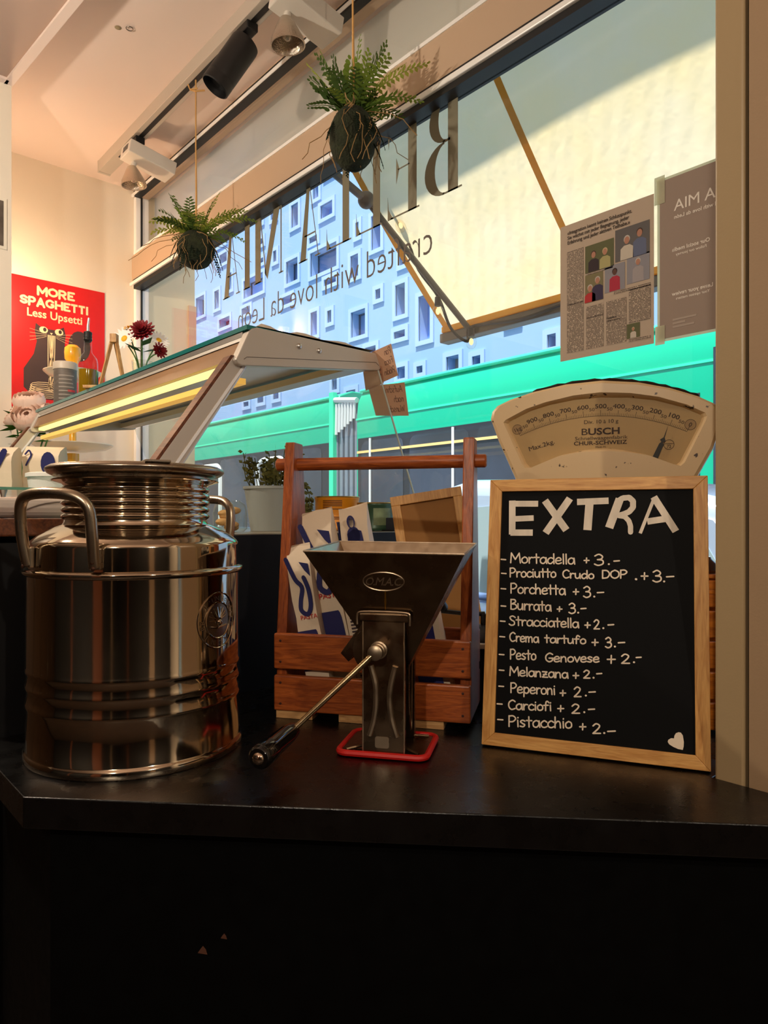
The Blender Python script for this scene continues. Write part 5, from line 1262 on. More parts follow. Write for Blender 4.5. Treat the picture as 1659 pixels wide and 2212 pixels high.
obj('hinge_tab', bx(-.012, -.012, Z(.0748), .022, .012, Z(.0785), Matrix.Translation((.055, -.098, 0)) @ Matrix.Rotation(R(30), 4, 'Z')), m_can2, ld_, bevel=.0012)
hf = mat('handle_steel', (180, 164, 142), .25, 1.0, rvar=.1, vs=10)
for ac in (-112, 68):
    pts = []
    for a, z, o in ((-22, -.062, .004), (-22, -.05, .007), (-22, -.02, .012), (-21.5, .004, .014), (-20, .017, .015), (-16, .026, .016), (-10, .0305, .017), (0, .032, .018), (10, .0305, .017), (16, .026, .016), (20, .017, .015), (21.5, .004, .014), (22, -.02, .012), (22, -.05, .007), (22, -.062, .004)):
        r = RB + o; an = R(ac + a); pts.append((r * math.cos(an), r * math.sin(an), Z(z)))
    hd = obj('handle', G().tube(smooth_path(pts, 4), .0074, 14), hf, cn, smooth=True)
    for s in (-22, 22):
        an = R(ac + s); M = Matrix.Rotation(an, 4, 'Z') @ Matrix.Translation((RB + .001, 0, Z(-.052)))
        obj('weld_plate', G().box(-.003, -.008, -.014, .004, .008, .014, M), hf, hd, bevel=.002)
        obj('weld_spot', G().ball((.0105, 0, -.004), .0035, 8, 6, (.5, 1, 1), M).ball((.0105, .001, -.012), .003, 8, 6, (.5, 1, 1), M), mat('weld_burn', (70, 40, 24), .5, .6), hd, smooth=True)
# round pressed emblem wrapped on the body
EA, EZ = R(-25), Z(-.1426)
def wrap(p, off=.0):   # p.x along the surface, p.y up
    a = EA + p.x / RB; r = RB + p.z + off
    return Vector((r * math.cos(a), r * math.sin(a), EZ + p.y))
em = obj('emblem', G().lathe([(0, .0006), (.0235, .0006)], 40, None, caps=False).mapv(lambda p: wrap(Vector((p.x, p.y, .0006)))), m_can2, cn, smooth=True)
for rr_, t in ((.0385, .0011), (.0250, .0012)):
    obj('emblem_ring', G().tube([wrap(Vector((rr_ * math.cos(a), rr_ * math.sin(a), .0006))) for a in [2 * PI * i / 48 for i in range(48)]], t, 6, closed=True), m_can, em, smooth=True)
g = G()
for s, a0, a1, up in (('BR. L\'UNIVERSALE', 195, -15, 1), ('INOX', 222, 300, -1)):
    n = len(s)
    for i, ch in enumerate(s):
        if ch == ' ': continue
        a = R(a0 + (a1 - a0) * i / (n - 1)); rr_ = .0315
        gt = text(ch, .0105, .006); M = Matrix.Translation((rr_ * math.cos(a), rr_ * math.sin(a), 0)) @ Matrix.Rotation(a - PI / 2 if up > 0 else a + PI / 2, 4, 'Z') @ Matrix.Translation((0, -.0038, 0))
        g.add(gt.v, gt.f, M)
obj('emblem_lettering', g.mapv(lambda p: wrap(Vector((p.x, p.y, .0012)))), hf, em)
g = G()
for k in range(9):
    a = R(20 + 20 * k); g.tube([wrap(Vector((.004 * math.cos(a), .004 * math.sin(a), .0010))), wrap(Vector((.019 * math.cos(a), .019 * math.sin(a), .0010)))], [.0014, .0006], 5)
g.ball(wrap(Vector((0, -.003, .001))), .005, 12, 8); g.tube([wrap(Vector((-.017, -.008, .001))), wrap(Vector((-.005, -.010, .001))), wrap(Vector((.008, -.009, .001))), wrap(Vector((.017, -.008, .001)))], .0014, 5)
obj('emblem_relief', g, m_can, em, smooth=True)

# ================================================================== tomato mill
m_mill = mat('mill_steel', (120, 100, 78), .22, 1.0, var=.25, vs=18, rvar=.18, bump=.01, bs=40)
m_mill2 = mat('mill_inside', (196, 176, 150), .32, 1.0, var=.12, vs=40, rvar=.1)
m_redr = mat('red_rubber', (196, 24, 20), .5)
MW = -R(13)
ml = camthing('tomato_mill', 'hand cranked steel food mill with wide hopper and red rubber foot', 'food mill', .007, 1.018, CT + .0005, MW)
bp = obj('base_plate', G().prism(rrect(.124, .102, .012), .0035, .006), m_mill, ml, bevel=.001)
for sx, sy in ((-1, -1), (1, -1), (1, 1), (-1, 1)):
    obj('base_rib', G().tube([(sx * .052, sy * .042, .0065), (sx * .030, sy * .030, .010)], .0022, 6), m_mill, bp, smooth=True)
obj('rubber_foot', G().tube([(p[0], p[1], .0045) for p in rrect(.127, .105, .014, 6)], .0046, 8, closed=True), m_redr, ml, smooth=True)
X0, X1, YF, YR_ = -.026, .033, -.050, .028
def plate(y, nm):
    g_ = G().prism([(X0, .006), (X1, .006), (X1, .192), (X1 - .0, .196), (X0, .196)], 0, .0016, Matrix(((1, 0, 0, 0), (0, 0, 1, y), (0, 1, 0, 0), (0, 0, 0, 1))))
    for x in (X0, X1 - .0016): g_.box(x, y, .006, x + .0016, y + .012, .192)
    pl_ = obj(nm, g_, m_mill, ml, bevel=.0006)
    return pl_
fp = plate(YF, 'front_plate')
for x_ in (X0, X1): obj('plate_edge_glint', G().tube([(x_, YF - .0004, .008), (x_, YF - .0004, .190)], .0011, 6), m_mill2, fp, smooth=True)  # lighter tubes stand in for the highlight along the plate edges
rp_ = plate(YR_, 'rear_plate')
obj('top_clamp', G().tube(smooth_path([(X0 - .008, YF - .001, .186), (X0 - .008, YF - .001, .198), (X0 - .003, YF - .001, .2035), (0, YF - .001, .2045), (X1 + .003, YF - .001, .2035), (X1 + .008, YF - .001, .198), (X1 + .008, YF - .001, .186)], 4), .0016, 6), m_mill2, fp, smooth=True)
obj('top_cap', bx(X0 - .007, YF - .001, .189, X1 + .007, YF + .03, .203), m_mill, ml, bevel=.003)
for pts in ([(-.0145, .129), (-.008, .105), (-.0068, .081), (-.0095, .055), (-.0165, .031)], [(.0205, .129), (.0145, .105), (.0125, .081), (.0155, .055), (.0225, .031)]):
    obj('pressed_rib', G().tube(smooth_path([(a, YF - .0006, z) for a, z in pts], 5), .0042, 8), m_mill2, fp, smooth=True)
obj('side_loop', G().tube(smooth_path([(X1 + .001, -.02, .17), (X1 + .001, -.022, .08), (X1 + .0015, -.012, .036), (X1 + .0015, -.006, .034), (X1 + .001, .0, .06), (X1 + .001, .004, .16)], 5), .0016, 6), m_mill, ml, smooth=True)
obj('slot', G().prism(rrect(.020, .016, .003, 3, (X0 + X1) / 2 - .002, .022), 0, .0005, Matrix(((1, 0, 0, 0), (0, 0, -1, YF - .0002), (0, 1, 0, 0), (0, 0, 0, 1)))), m_mill2, fp)
# hopper: four sheets
hx, hy, hw, hd_ = .0055, .0187, .1125, .0875
RF = [(hx - hw, hy - hd_, .2885), (hx + hw, hy - hd_, .2865), (hx + hw, hy + hd_, .2945), (hx - hw, hy + hd_, .2965)]
BT = [(-.026, -.032, .160), (.030, -.020, .118), (.030, .008, .118), (-.026, .030, .160)]
hop = G(); hop.v = RF + BT; hop.f = [(0, 1, 5, 4), (1, 2, 6, 5), (2, 3, 7, 6), (3, 0, 4, 7)]
ho = obj('hopper', hop, m_mill, ml, solid=.0014)
lin_ = G(); cen = Vector((hx, hy, 0))
ins_ = lambda p, k: tuple(Vector((cen.x + (p[0] - cen.x) * k, cen.y + (p[1] - cen.y) * k, p[2] - .0004)))
lin_.v = [ins_(p, .985) for p in RF] + [tuple(Vector((p[0] * .93, p[1] * .93, p[2]))) for p in BT]; lin_.f = hop.f
obj('hopper_lining', lin_, m_mill2, ho)
obj('hopper_rim', G().tube(RF, .0017, 6, closed=True), m_mill2, ho, smooth=True)
f0, f1 = Vector(RF[0]).lerp(Vector(RF[1]), .5), Vector(BT[0]).lerp(Vector(BT[1]), .5)
tdn = (f1 - f0).normalized(); nx3 = Vector((1, 0, 0)); nf = tdn.cross(nx3).normalized()
if nf.y > 0: nf = -nf
oc = f0 + tdn * ((.2875 - .2476) / abs(tdn.z)); oc.x = .0055
def onhop(p): return oc + nx3 * p.x - tdn * p.y + nf * (p.z + .001)
bdg = obj('embossed_badge', G().tube([onhop(Vector((.029 * math.cos(a), .0135 * math.sin(a), 0))) for a in [2 * PI * i / 40 for i in range(40)]], .0010, 6, closed=True), m_mill2, ho, smooth=True)
g = text('O.M.A.C.', .0165, .004, 'CENTER', .92, .92, .3); g.mapv(lambda p: onhop(Vector((p.x, p.y - .0055, .0006))))
obj('embossed_lettering', g, m_mill2, bdg, solid=.0008)
obj('drip_weld', G().tube([onhop(Vector((.002, -.0145, 0))), onhop(Vector((.0015, -.030, .0))), onhop(Vector((.001, -.042, .0004)))], [.0010, .0016, .0008], 6), mat('brass_weld', (196, 150, 60), .3, 1.0), ho, smooth=True)
# roller, chute, crank
Mr = Matrix.Translation((-.008, YF + .004, .150)) @ Matrix.Rotation(-PI / 2, 4, 'X')
obj('roller', G().lathe([(.0, 0), (.034, 0), (.035, .002), (.035, .066), (.034, .068), (0, .068)], 40, Mr, caps=False), m_mill, ml, smooth=True)
obj('chute', G().slab([(-.030, -.040, .186), (-.062, -.040, .142), (-.062, .016, .142), (-.030, .016, .186)], (.012, 0, -.012)), m_mill, ml, bevel=.001)
hub = Vector((-.0026, YF, .151)); rod0 = Vector((-.0026, YF - .022, .151)); rod1 = Vector((-.1088, -.1154, .0486 + .0)); hend = Vector((-.119, -.200, .0403))
cr = obj('crank_rod', G().tube([rod0 + Vector((.004, .002, .004)), rod0.lerp(rod1, .3), rod1], [.0046, .0042, .0042], 12), mat('crank_steel', (206, 180, 140), .2, 1.0, var=.12, vs=20, rvar=.1), ml, smooth=True)
obj('hub', G().lathe([(.006, 0), (.0125, .001), (.0125, .004), (.0105, .005), (.0105, .012), (.0085, .013), (.0085, .016), (.0105, .017), (.0105, .026), (.007, .028)], 24, Matrix.Translation(hub) @ Matrix.Rotation(PI / 2, 4, 'X')), m_mill2, cr, smooth=True)
hdv = (hend - rod1); hl = hdv.length; Mh = Matrix.Translation(rod1) @ Vector((0, 0, 1)).rotation_difference(hdv.normalized()).to_matrix().to_4x4()
m_bak = mat('black_bakelite', (10, 9, 10), .12, coat=.5)
hg = obj('crank_grip', G().lathe([(.0, -.012), (.0085, -.012), (.0105, -.006), (.0128, .012), (.0140, hl * .62), (.0152, hl * .66), (.0154, hl * .9), (.0146, hl - .002), (.0128, hl), (.0, hl)], 28, Mh, caps=False), m_bak, ml, smooth=True)
obj('grip_cap', G().ball((0, 0, hl - .001), .0085, 18, 10, (1, 1, .75), Mh), mat('chrome', (220, 200, 180), .08, 1.0), hg, smooth=True)

# ================================================================== wooden basket with bags
m_bw = wood('basket_wood', (176, 90, 36), (124, 54, 18), (1, 9, 9), 9, .38)
m_bwv = wood('basket_wood_upright', (176, 90, 36), (124, 54, 18), (9, 9, 1), 9, .38)
m_raw = wood('raw_pine', (206, 160, 104), (170, 120, 70), (1, 9, 9), 9, .6)
BY = -R(14)
bk = camthing('wooden_basket', 'red brown slatted wooden bottle basket with round carrying rail', 'basket', -.008, 1.193, CT + .0005, BY)
def slat(y0, z0, z1, nm='slat', x=.165):
    s_ = obj(nm, bx(-x, y0, z0, x, y0 + .012, z1), m_bw, bk, bevel=.0025)
    return s_
for z0, z1 in ((.013, .072), (.083, .142)):
    s_ = slat(-.070, z0, z1); slat(.058, z0, z1)
    for x in (-.153, .153):
        for z in (z0 + .012, z1 - .012):
            obj('nail', G().lathe([(.0, .0), (.0022, .0), (.0022, -.0008), (0, -.0010)], 8, Matrix.Translation((x, -.0700, z)) @ Matrix.Rotation(-PI / 2, 4, 'X'), caps=False), mat('nail', (60, 26, 14), .5), s_)
for s in (-1, 1):
    x = .147 if s > 0 else -.165
    MZ = Matrix(((0, 0, 1, x), (1, 0, 0, 0), (0, 1, 0, 0), (0, 0, 0, 1)))
    obj('side_board', G().prism([(-.058, .013), (.058, .013), (.058, .142), (.020, .4675), (-.020, .4675), (-.058, .142)], 0, .018, MZ), m_bwv, bk, bevel=.002)
obj('carrying_rail', G().tube([(-.188, 0, .430), (-.186, 0, .430), (.181, 0, .430), (.183, 0, .430)], [.009, .0112, .0112, .009], 20), m_bw, bk, smooth=True)
obj('bottom_board', bx(-.147, -.056, .013, .147, .056, .019), m_raw, bk)
for x in (-.13, -.02, .09): obj('foot', bx(x - .032, -.066, 0, x + .032, .066, .0128), m_raw, bk)
def inbasket(x, y): return bk.matrix_basis @ Vector((x, y, .0195))
# bags lean to the left; positions are basket coordinates
lean = -R(11)
face = [('line', m_bblue, [(-.45, .93), (-.2, .80), (.05, .74), (-.1, .66), (-.15, .60), (.1, .57), (.3, .62), (.32, .72), (.2, .80)]), ('poly', m_bblue, half(-.5, .42, .22, .47)), ('text', m_bred, ('PASTA', .12, .54, .26)), ('poly', m_bblue, [(.1, .90), (.5, .88), (.5, .80), (.3, .84)])]
def abag(label, x, y, w_, d_, h_, prints, seed, yaw=0.0):
    th = abs(lean); dz = w_ / 2 * math.sin(th)
    p = inbasket(x, y) + Vector((0, 0, dz + .0005))
    return bag('pasta_bag', label, p, (0, lean, -YAW + BY + yaw), w_, d_, h_ , prints, 'paper bags in the basket', seed)
abag('shorter white and navy paper bag at the left end of the basket', -.083, -.045, .040, .024, .268, face, 11)
abag('tall paper bag with navy block and loop print at the front left of the basket', -.050, -.012, .052, .040, .328, face, 12)
fig = [('poly', m_bblue, oval(.0, .845, .24, .045)), ('poly', m_bblue, [(-.2, .74), (.25, .74), (.32, .80), (.3, .86), (.05, .88), (-.2, .86), (-.28, .80)]), ('poly', m_bblue, oval(-.02, .915, .15, .035)), ('poly', m_bag, oval(-.01, .912, .10, .026)),
       ('text', m_bred, ('CONFEZIONATA', .02, .695, .11)), ('text', m_bred, ('A MANO', .02, .672, .11)), ('side', m_bblue, [(-.5, .78), (-.5, .93), (.4, .93), (.4, .78)])]
abag('tallest paper bag with a small printed figure at the back of the basket', .004, .035, .050, .034, .338, fig, 13)
strip = [('poly', mat('bag_ink', (60, 44, 48), .6), [(-.35, .10 + .022 * k), (.1, .10 + .022 * k), (.1, .111 + .022 * k), (-.35, .111 + .022 * k)]) for k in range(26)] + [('poly', m_bblue, half(.25, .5, .3, .55))]
abag('paper bag with a column of fine print in the middle of the basket', .001, -.018, .044, .030, .26, strip, 14)
abag('navy fronted paper bag at the right end of the basket', .112, -.022, .050, .040, .20, [('poly', m_bblue, [(-.5, .2), (.3, .2), (.3, .98), (-.5, .98)])], 15)

# ================================================================== chalkboard
BL, BR = Vector((.1433, 1.0213)), Vector((.4288, .9103))
psi = math.atan2(BR.y - BL.y, BR.x - BL.x); BWD = (BR - BL).length; LEAN = R(8.6); BHT = .3965
mid = (BL + BR) / 2
cb = camthing('chalkboard', 'framed black chalkboard with white hand lettering leaning at the right', 'chalkboard', mid.x, mid.y, CT + .0028, psi, -LEAN)
Mb = Matrix.Translation(Vector((mid.x, mid.y, -.335 + .0028))) @ Euler((-LEAN, 0, psi)).to_matrix().to_4x4()
Mbi = Mb.inverted()
def bpt(u, v, y=0.0):
    "board coordinates (x, z) of a pixel on the writing surface"
    o_ = Mbi @ Vector((0, 0, 0)); d_ = Mbi.to_3x3() @ Vector(((u - 829.5) / F, 1, (HZ - v) / F)); t = (y - o_.y) / d_.y
    q = o_ + d_ * t; return (q.x, q.z)
m_pine = wood('pine_frame_upright', (226, 172, 98), (190, 130, 62), (10, 10, 1), 8, .45); m_pineh = wood('pine_frame_level', (226, 172, 98), (190, 130, 62), (1, 10, 10), 8, .45)
FW, FT = .0185, .016; hw = BWD / 2
XZf = lambda y0: Matrix(((1, 0, 0, 0), (0, 0, 1, y0), (0, 1, 0, 0), (0, 0, 0, 1)))
for poly_, m in (([(-hw, 0), (-hw + FW, FW), (-hw + FW, BHT - FW), (-hw, BHT)], m_pine), ([(hw, 0), (hw, BHT), (hw - FW, BHT - FW), (hw - FW, FW)], m_pine), ([(-hw, 0), (hw, 0), (hw - FW, FW), (-hw + FW, FW)], m_pineh), ([(-hw, BHT), (-hw + FW, BHT - FW), (hw - FW, BHT - FW), (hw, BHT)], m_pineh)):
    obj('frame_rail', G().prism(poly_, 0, FT, XZf(0)), m, cb, bevel=.0008)
m_slate = mat('board_black', (4, 4, 5), .65, spec=.15)
bd = obj('board', bx(-hw + FW - .001, .004, FW - .001, hw - FW + .001, .010, BHT - FW + .001), m_slate, cb)
m_chalk = mat('chalk_paint', (242, 224, 200), .6)
def c4(x, y): return (1020 + x / 2.596, 1100 + y / 2.596)
def c3(x, y): return (1020 + x / 2.596, 780 + y / 2.596)
SY = .0036
def paint(g2, nm='lettering'): g2.mapv(lambda p: Vector((p.x, SY - p.z, p.y))); return obj(nm, g2, m_chalk, bd)
def bb4(x, y): return bpt(*c4(x, y), SY)
def bb3(x, y): return bpt(*c3(x, y), SY)
pxw = 1.0 / 2.596 * .98 / F
def word(w_, x0, x1, y0, y1, cap, th=8.2):
    st, wl = hand(w_); g_ = G()
    for q in st:
        g_.ribbon([bb4(x0 + (x1 - x0) * a / wl, (y0 + (y1 - y0) * a / wl) - b * cap) for a, b in q], th * pxw, cap=8)
    return paint(g_, 'hand_lettering')
def stroke(pts, th=8.2, nm='hand_lettering'): return paint(G().ribbon([bb4(*p) for p in pts], th * pxw, cap=8), nm)
LINES = [([('Mortadella', 212, 578, 300, 308, 55)], (628, 655, 287), ('3', 682, 738, 315, 62), (766, 308), (795, 825, 290), (163, 188, 282)),
 ([('Prociutto', 208, 472, 380, 382, 50), ('Crudo', 505, 685, 385, 390, 45), ('DOP', 725, 872, 388, 386, 45)], (948, 985, 375), ('3', 1010, 1062, 408, 65), (1076, 405), (1090, 1130, 378), (165, 190, 360)),
 ([('Porchetta', 212, 525, 470, 480, 55)], (567, 597, 463), ('3', 622, 665, 495, 62), (684, 490), (702, 737, 467), (162, 188, 446)),
 ([('Burrata', 212, 445, 560, 572, 55)], (477, 503, 560), ('3', 540, 580, 585, 58), (594, 580), (610, 638, 557), (162, 188, 543)),
 ([('Stracciatella', 205, 600, 650, 665, 52)], (632, 662, 650), ('2', 680, 715, 672, 52), (735, 667), (762, 793, 648), (158, 184, 628)),
 ([('Crema', 208, 375, 740, 748, 50), ('tartufo', 405, 640, 748, 755, 45)], (672, 706, 747), ('3', 745, 782, 777, 58), (800, 770), (820, 855, 748), (155, 182, 715)),
 ([('Pesto', 210, 360, 840, 845, 55), ('Genovese', 407, 715, 855, 858, 48)], (758, 802, 842), ('2', 833, 885, 865, 52), (907, 858), (920, 947, 831), (152, 178, 815)),
 ([('Melanzana', 208, 540, 932, 948, 50)], (566, 597, 933), ('2', 622, 662, 948, 45), (680, 945), (698, 726, 922), (152, 178, 903)),
 ([('Peperoni', 212, 468, 1028, 1040, 55)], (493, 524, 1031), ('2', 568, 612, 1052, 55), (637, 1045), (655, 690, 1025), (150, 176, 993)),
 ([('Carciofi', 200, 447, 1122, 1130, 52)], (480, 513, 1118), ('2', 555, 605, 1145, 52), (628, 1138), (652, 686, 1122), (140, 168, 1092)),
 ([('Pistacchio', 200, 562, 1218, 1228, 60)], (603, 637, 1220), ('2', 672, 722, 1258, 55), (740, 1255), (760, 802, 1245), (143, 172, 1180))]
for words, pls, dig, dot, dsh, lead in LINES:
    for w_ in words: word(*w_)
    x0, x1, y = pls; xm = (x0 + x1) / 2; hh = (x1 - x0) * .5
    stroke([(x0, y), (x1, y)]); stroke([(xm, y - hh), (xm - 1, y + hh)])
    word(dig[0], dig[1], dig[2], dig[3], dig[3], dig[4])
    stroke([(dot[0], dot[1]), (dot[0] + 1, dot[1])], 11); stroke([(dsh[0], dsh[2] + 1), (dsh[1], dsh[2] - 1)])
    stroke([(lead[0], lead[2] - 1), (lead[1], lead[2] + 1)])
stroke([(918, 392), (920, 393)], 12)
paint(G().flat([(*bb4(a, b), 0) for a, b in ((1100, 1293), (1096, 1304), (1105, 1318), (1128, 1333), (1155, 1345), (1181, 1350), (1186, 1330), (1187, 1305), (1181, 1268), (1170, 1253), (1158, 1250), (1142, 1256), (1134, 1270), (1132, 1285), (1115, 1284))]), 'heart')
m_brush = mat('brush_paint', (240, 226, 206), .6, var=.22, vs=60, stretch=(1, 1, .3)); 
def big(strokes):
    g_ = G()
    for k_, (pts, w_) in enumerate(strokes): g_.ribbon([bb3(*p) for p in pts], w_ * pxw, cap=8 if len(pts) > 2 else 0, z=.0001 * k_)
    g_.mapv(lambda p: Vector((p.x, SY - p.z, p.y))); return obj('brush_letter', g_, m_brush, bd)
big([([(225, 782), (224, 972)], 40), ([(215, 800), (370, 800)], 36), ([(240, 885), (345, 880)], 34), ([(215, 962), (340, 962)], 38)])
big([([(408, 782), (528, 948)], 42), ([(548, 770), (412, 964)], 42)])
big([([(588, 790), (765, 783)], 38), ([(658, 795), (646, 948)], 46)])
big([([(828, 772), (768, 935)], 46), ([(818, 785), (845, 768), (880, 765), (902, 785), (902, 820), (880, 845), (850, 858), (822, 866)], 32), ([(825, 868), (855, 872), (878, 895), (888, 925), (888, 960)], 28)])
big([([(1022, 765), (942, 966)], 18), ([(1018, 762), (1142, 955)], 38), ([(982, 900), (1088, 884)], 36)])

# ================================================================== shop scale behind the chalkboard
SCX, SCY, SYAW = (1303 - 829.5) / F * 1.125, 1.125, -R(20)
scl = camthing('shop_scale', 'old cream enamel shop scale with fan shaped dial behind the chalkboard', 'scale', SCX, SCY, CT + .0005, SYAW)
Ms = Matrix.Translation(Vector((SCX, SCY, -.335))) @ Euler((0, 0, SYAW)).to_matrix().to_4x4(); Msi = Ms.inverted()
def spt(u, v, y=0.0):
    o_ = Msi @ Vector((0, 0, 0)); d_ = Msi.to_3x3() @ Vector(((u - 829.5) / F, 1, (HZ - v) / F)); t = (y - o_.y) / d_.y
    q = o_ + d_ * t; return Vector((q.x, q.z))
outer_px = [(1058, 905), (1061, 890), (1072, 877), (1100, 863), (1150, 846), (1220, 829), (1300, 820), (1380, 824), (1450, 837), (1510, 855), (1545, 871), (1561, 884), (1565, 898), (1560, 915), (1543, 968), (1505, 1036)]
outer = [spt(*p) for p in outer_px]
base_r, base_l = Vector((.105, .10)), Vector((-.105, .10))
outer += [Vector((.115, .20)), Vector((.125, .0)), Vector((-.125, .0)), Vector((-.115, .20)), spt(1112, 1036), spt(1076, 955)]
inner_px = [(1094, 920), (1091, 914), (1096, 908), (1140, 885), (1182, 871), (1240, 858), (1296, 852), (1360, 853), (1419, 860), (1480, 876), (1519, 893), (1523, 900), (1520, 910), (1475, 998), (1467, 1005), (1458, 1004), (1400, 983), (1350, 974), (1311, 971), (1260, 974), (1210, 984), (1148, 1010), (1138, 1010), (1131, 1002)]
inner = [spt(*p) for p in inner_px]
C0 = spt(1305, 933)
def cast(poly_, a):
    d_ = Vector((math.cos(a), math.sin(a))); best = None
    for i in range(len(poly_)):
        p, q = poly_[i], poly_[(i + 1) % len(poly_)]; e = q - p; den = d_.x * e.y - d_.y * e.x
        if abs(den) < 1e-12: continue
        w_ = p - C0; t = (w_.x * e.y - w_.y * e.x) / den; s = (w_.x * d_.y - w_.y * d_.x) / den
        if t > 0 and -1e-6 <= s <= 1 + 1e-6 and (best is None or t < best): best = t
    return C0 + d_ * best
angs = sorted(set([2 * PI * i / 140 for i in range(140)] + [math.atan2((p - C0).y, (p - C0).x) % (2 * PI) for p in outer + inner]))
angs = [a for i, a in enumerate(angs) if i == 0 or a - angs[i - 1] > .004]; NA = len(angs)
OUT = [cast(outer, a) for a in angs]; INN = [cast(inner, a) for a in angs]
inset = [p + (C0 - p).normalized() * .006 for p in OUT]
def ring(loops):
    g_ = G()
    for lp, y in loops: g_.v += [(p.x, y, p.y) for p in lp]
    for j in range(len(loops) - 1):
        for i in range(NA): k = (i + 1) % NA; g_.f.append((j * NA + i, (j + 1) * NA + i, (j + 1) * NA + k, j * NA + k))
    return g_
def chip_mat():
    m = bpy.data.materials.new('chipped_enamel'); m.use_nodes = True; nt = m.node_tree; N = nt.nodes; L_ = nt.links; b = N['Principled BSDF']
    tc = N.new('ShaderNodeTexCoord'); n1 = N.new('ShaderNodeTexNoise'); n1.inputs['Scale'].default_value = 70; n1.inputs['Detail'].default_value = 4; L_.new(tc.outputs['Object'], n1.inputs['Vector'])
    rp = N.new('ShaderNodeValToRGB'); rp.color_ramp.elements[0].position = .315; rp.color_ramp.elements[1].position = .335; rp.color_ramp.elements[0].color = lin((58, 34, 22)); rp.color_ramp.elements[1].color = lin((216, 186, 142))
    L_.new(n1.outputs['Fac'], rp.inputs['Fac']); L_.new(rp.outputs['Color'], b.inputs['Base Color']); b.inputs['Roughness'].default_value = .35
    return m
m_enam = chip_mat(); m_worn = mat('worn_metal', (46, 30, 24), .5, .3, var=.5, vs=40)
hs = obj('housing', ring([([p + (p - C0).normalized() * -.004 for p in INN], .013), (INN, .004), ([p + (p - C0).normalized() * .003 for p in INN], 0), (inset, 0), ([p + (C0 - p).normalized() * .0015 for p in OUT], .003), (OUT, .010), (OUT, .10)]), m_enam, scl, smooth=True, ang=28)
obj('back_cover', G().flat([(p.x, .10, p.y) for p in OUT]), m_enam, hs)
obj('foot_plate', bx(-.125, -.005, 0, .125, .15, .02), m_enam, scl, bevel=.005)
tp = [spt(*p) for p in outer_px[4:10]]
obj('worn_edge', G().tube([(p.x, .007, p.y - .0002) for p in [Vector(q) for q in smooth_path([(a.x, a.y, 0) for a in tp], 5)]], [.0016 + .0022 * abs(math.sin(i * 1.9)) for i in range(26)], 5), m_worn, hs)
m_dial = mat('dial_card', (186, 156, 106), .5, var=.06, vs=12); m_dink = mat('dial_ink', (52, 30, 20), .6)
dl = obj('dial', G().flat([(p.x, .012, p.y) for p in [q + (q - C0).normalized() * .002 for q in INN]]), m_dial, scl)
DYY = .0116
a_, b_, c_ = spt(1124, 942, DYY), spt(1297.5, 899, DYY), spt(1483.5, 933, DYY)
# circle through the three ends of the tick arc
ax_, ay_, bx_, by_, cx_, cy_ = a_.x, a_.y, b_.x, b_.y, c_.x, c_.y
dd_ = 2 * (ax_ * (by_ - cy_) + bx_ * (cy_ - ay_) + cx_ * (ay_ - by_))
ux = ((ax_**2 + ay_**2) * (by_ - cy_) + (bx_**2 + by_**2) * (cy_ - ay_) + (cx_**2 + cy_**2) * (ay_ - by_)) / dd_
uy = ((ax_**2 + ay_**2) * (cx_ - bx_) + (bx_**2 + by_**2) * (ax_ - cx_) + (cx_**2 + cy_**2) * (bx_ - ax_)) / dd_
CC = Vector((ux, uy)); CR = (a_ - CC).length; t0 = math.atan2(cy_ - uy, cx_ - ux); t1 = math.atan2(ay_ - uy, ax_ - ux)
def dial_at(a, r): return (CC.x + r * math.cos(a), CC.y + r * math.sin(a))
g = G().ribbon([dial_at(t0 + (t1 - t0) * i / 60, CR) for i in range(61)], .0005, cap=0)
mm = CR
for i in range(101):
    a = t0 + (t1 - t0) * i / 100; ln = .0095 if i % 10 == 0 else .0065 if i % 5 == 0 else .0045
    g.ribbon([dial_at(a, CR), dial_at(a, CR + ln)], .0006 if i % 10 == 0 else .0004, cap=0)
obj('tick_scale', g.mapv(lambda p: Vector((p.x, DYY, p.y))), m_dink, dl)
g = G()
for i in range(0, 21):
    a = t0 + (t1 - t0) * i / 20
    if i in (0, 20): continue
    s, sz_, wgt = (str(i * 50), .0100, .012) if i % 2 == 0 else ('50', .0074, 0)
    gt = text(s, sz_, wgt, 'CENTER', 1.0, 1.25); M = Matrix.Translation((*dial_at(a, CR + (.0125 if i % 2 == 0 else .0085)), 0)) @ Matrix.Rotation(a - PI / 2, 4, 'Z'); g.add(gt.v, gt.f, M)
for a, s in ((t0, '0'), (t1, '1kg')):
    M = Matrix.Translation((*dial_at(a, CR + .012), 0)) @ Matrix.Rotation(a - PI / 2, 4, 'Z'); gt = text(s, .0095, .006); g.add(gt.v, gt.f, M @ Matrix.Translation((0, -.0032, 0)))
obj('dial_numbers', g.mapv(lambda p: Vector((p.x, DYY, p.y))), m_dink, dl)
for a in (t0, t1):
    c = dial_at(a, CR + .012)
    obj('dial_disc', G().flat([(c[0] + .0082 * math.cos(k * PI / 12), DYY + .0002, c[1] + .0082 * math.sin(k * PI / 12)) for k in range(24)]), mat('dial_disc', (160, 130, 88), .5), dl)
    obj('dial_disc_ring', G().ribbon([(c[0] + .0082 * math.cos(k * PI / 12), c[1] + .0082 * math.sin(k * PI / 12)) for k in range(25)], .0006, cap=0).mapv(lambda p: Vector((p.x, DYY, p.y))), m_dink, dl)
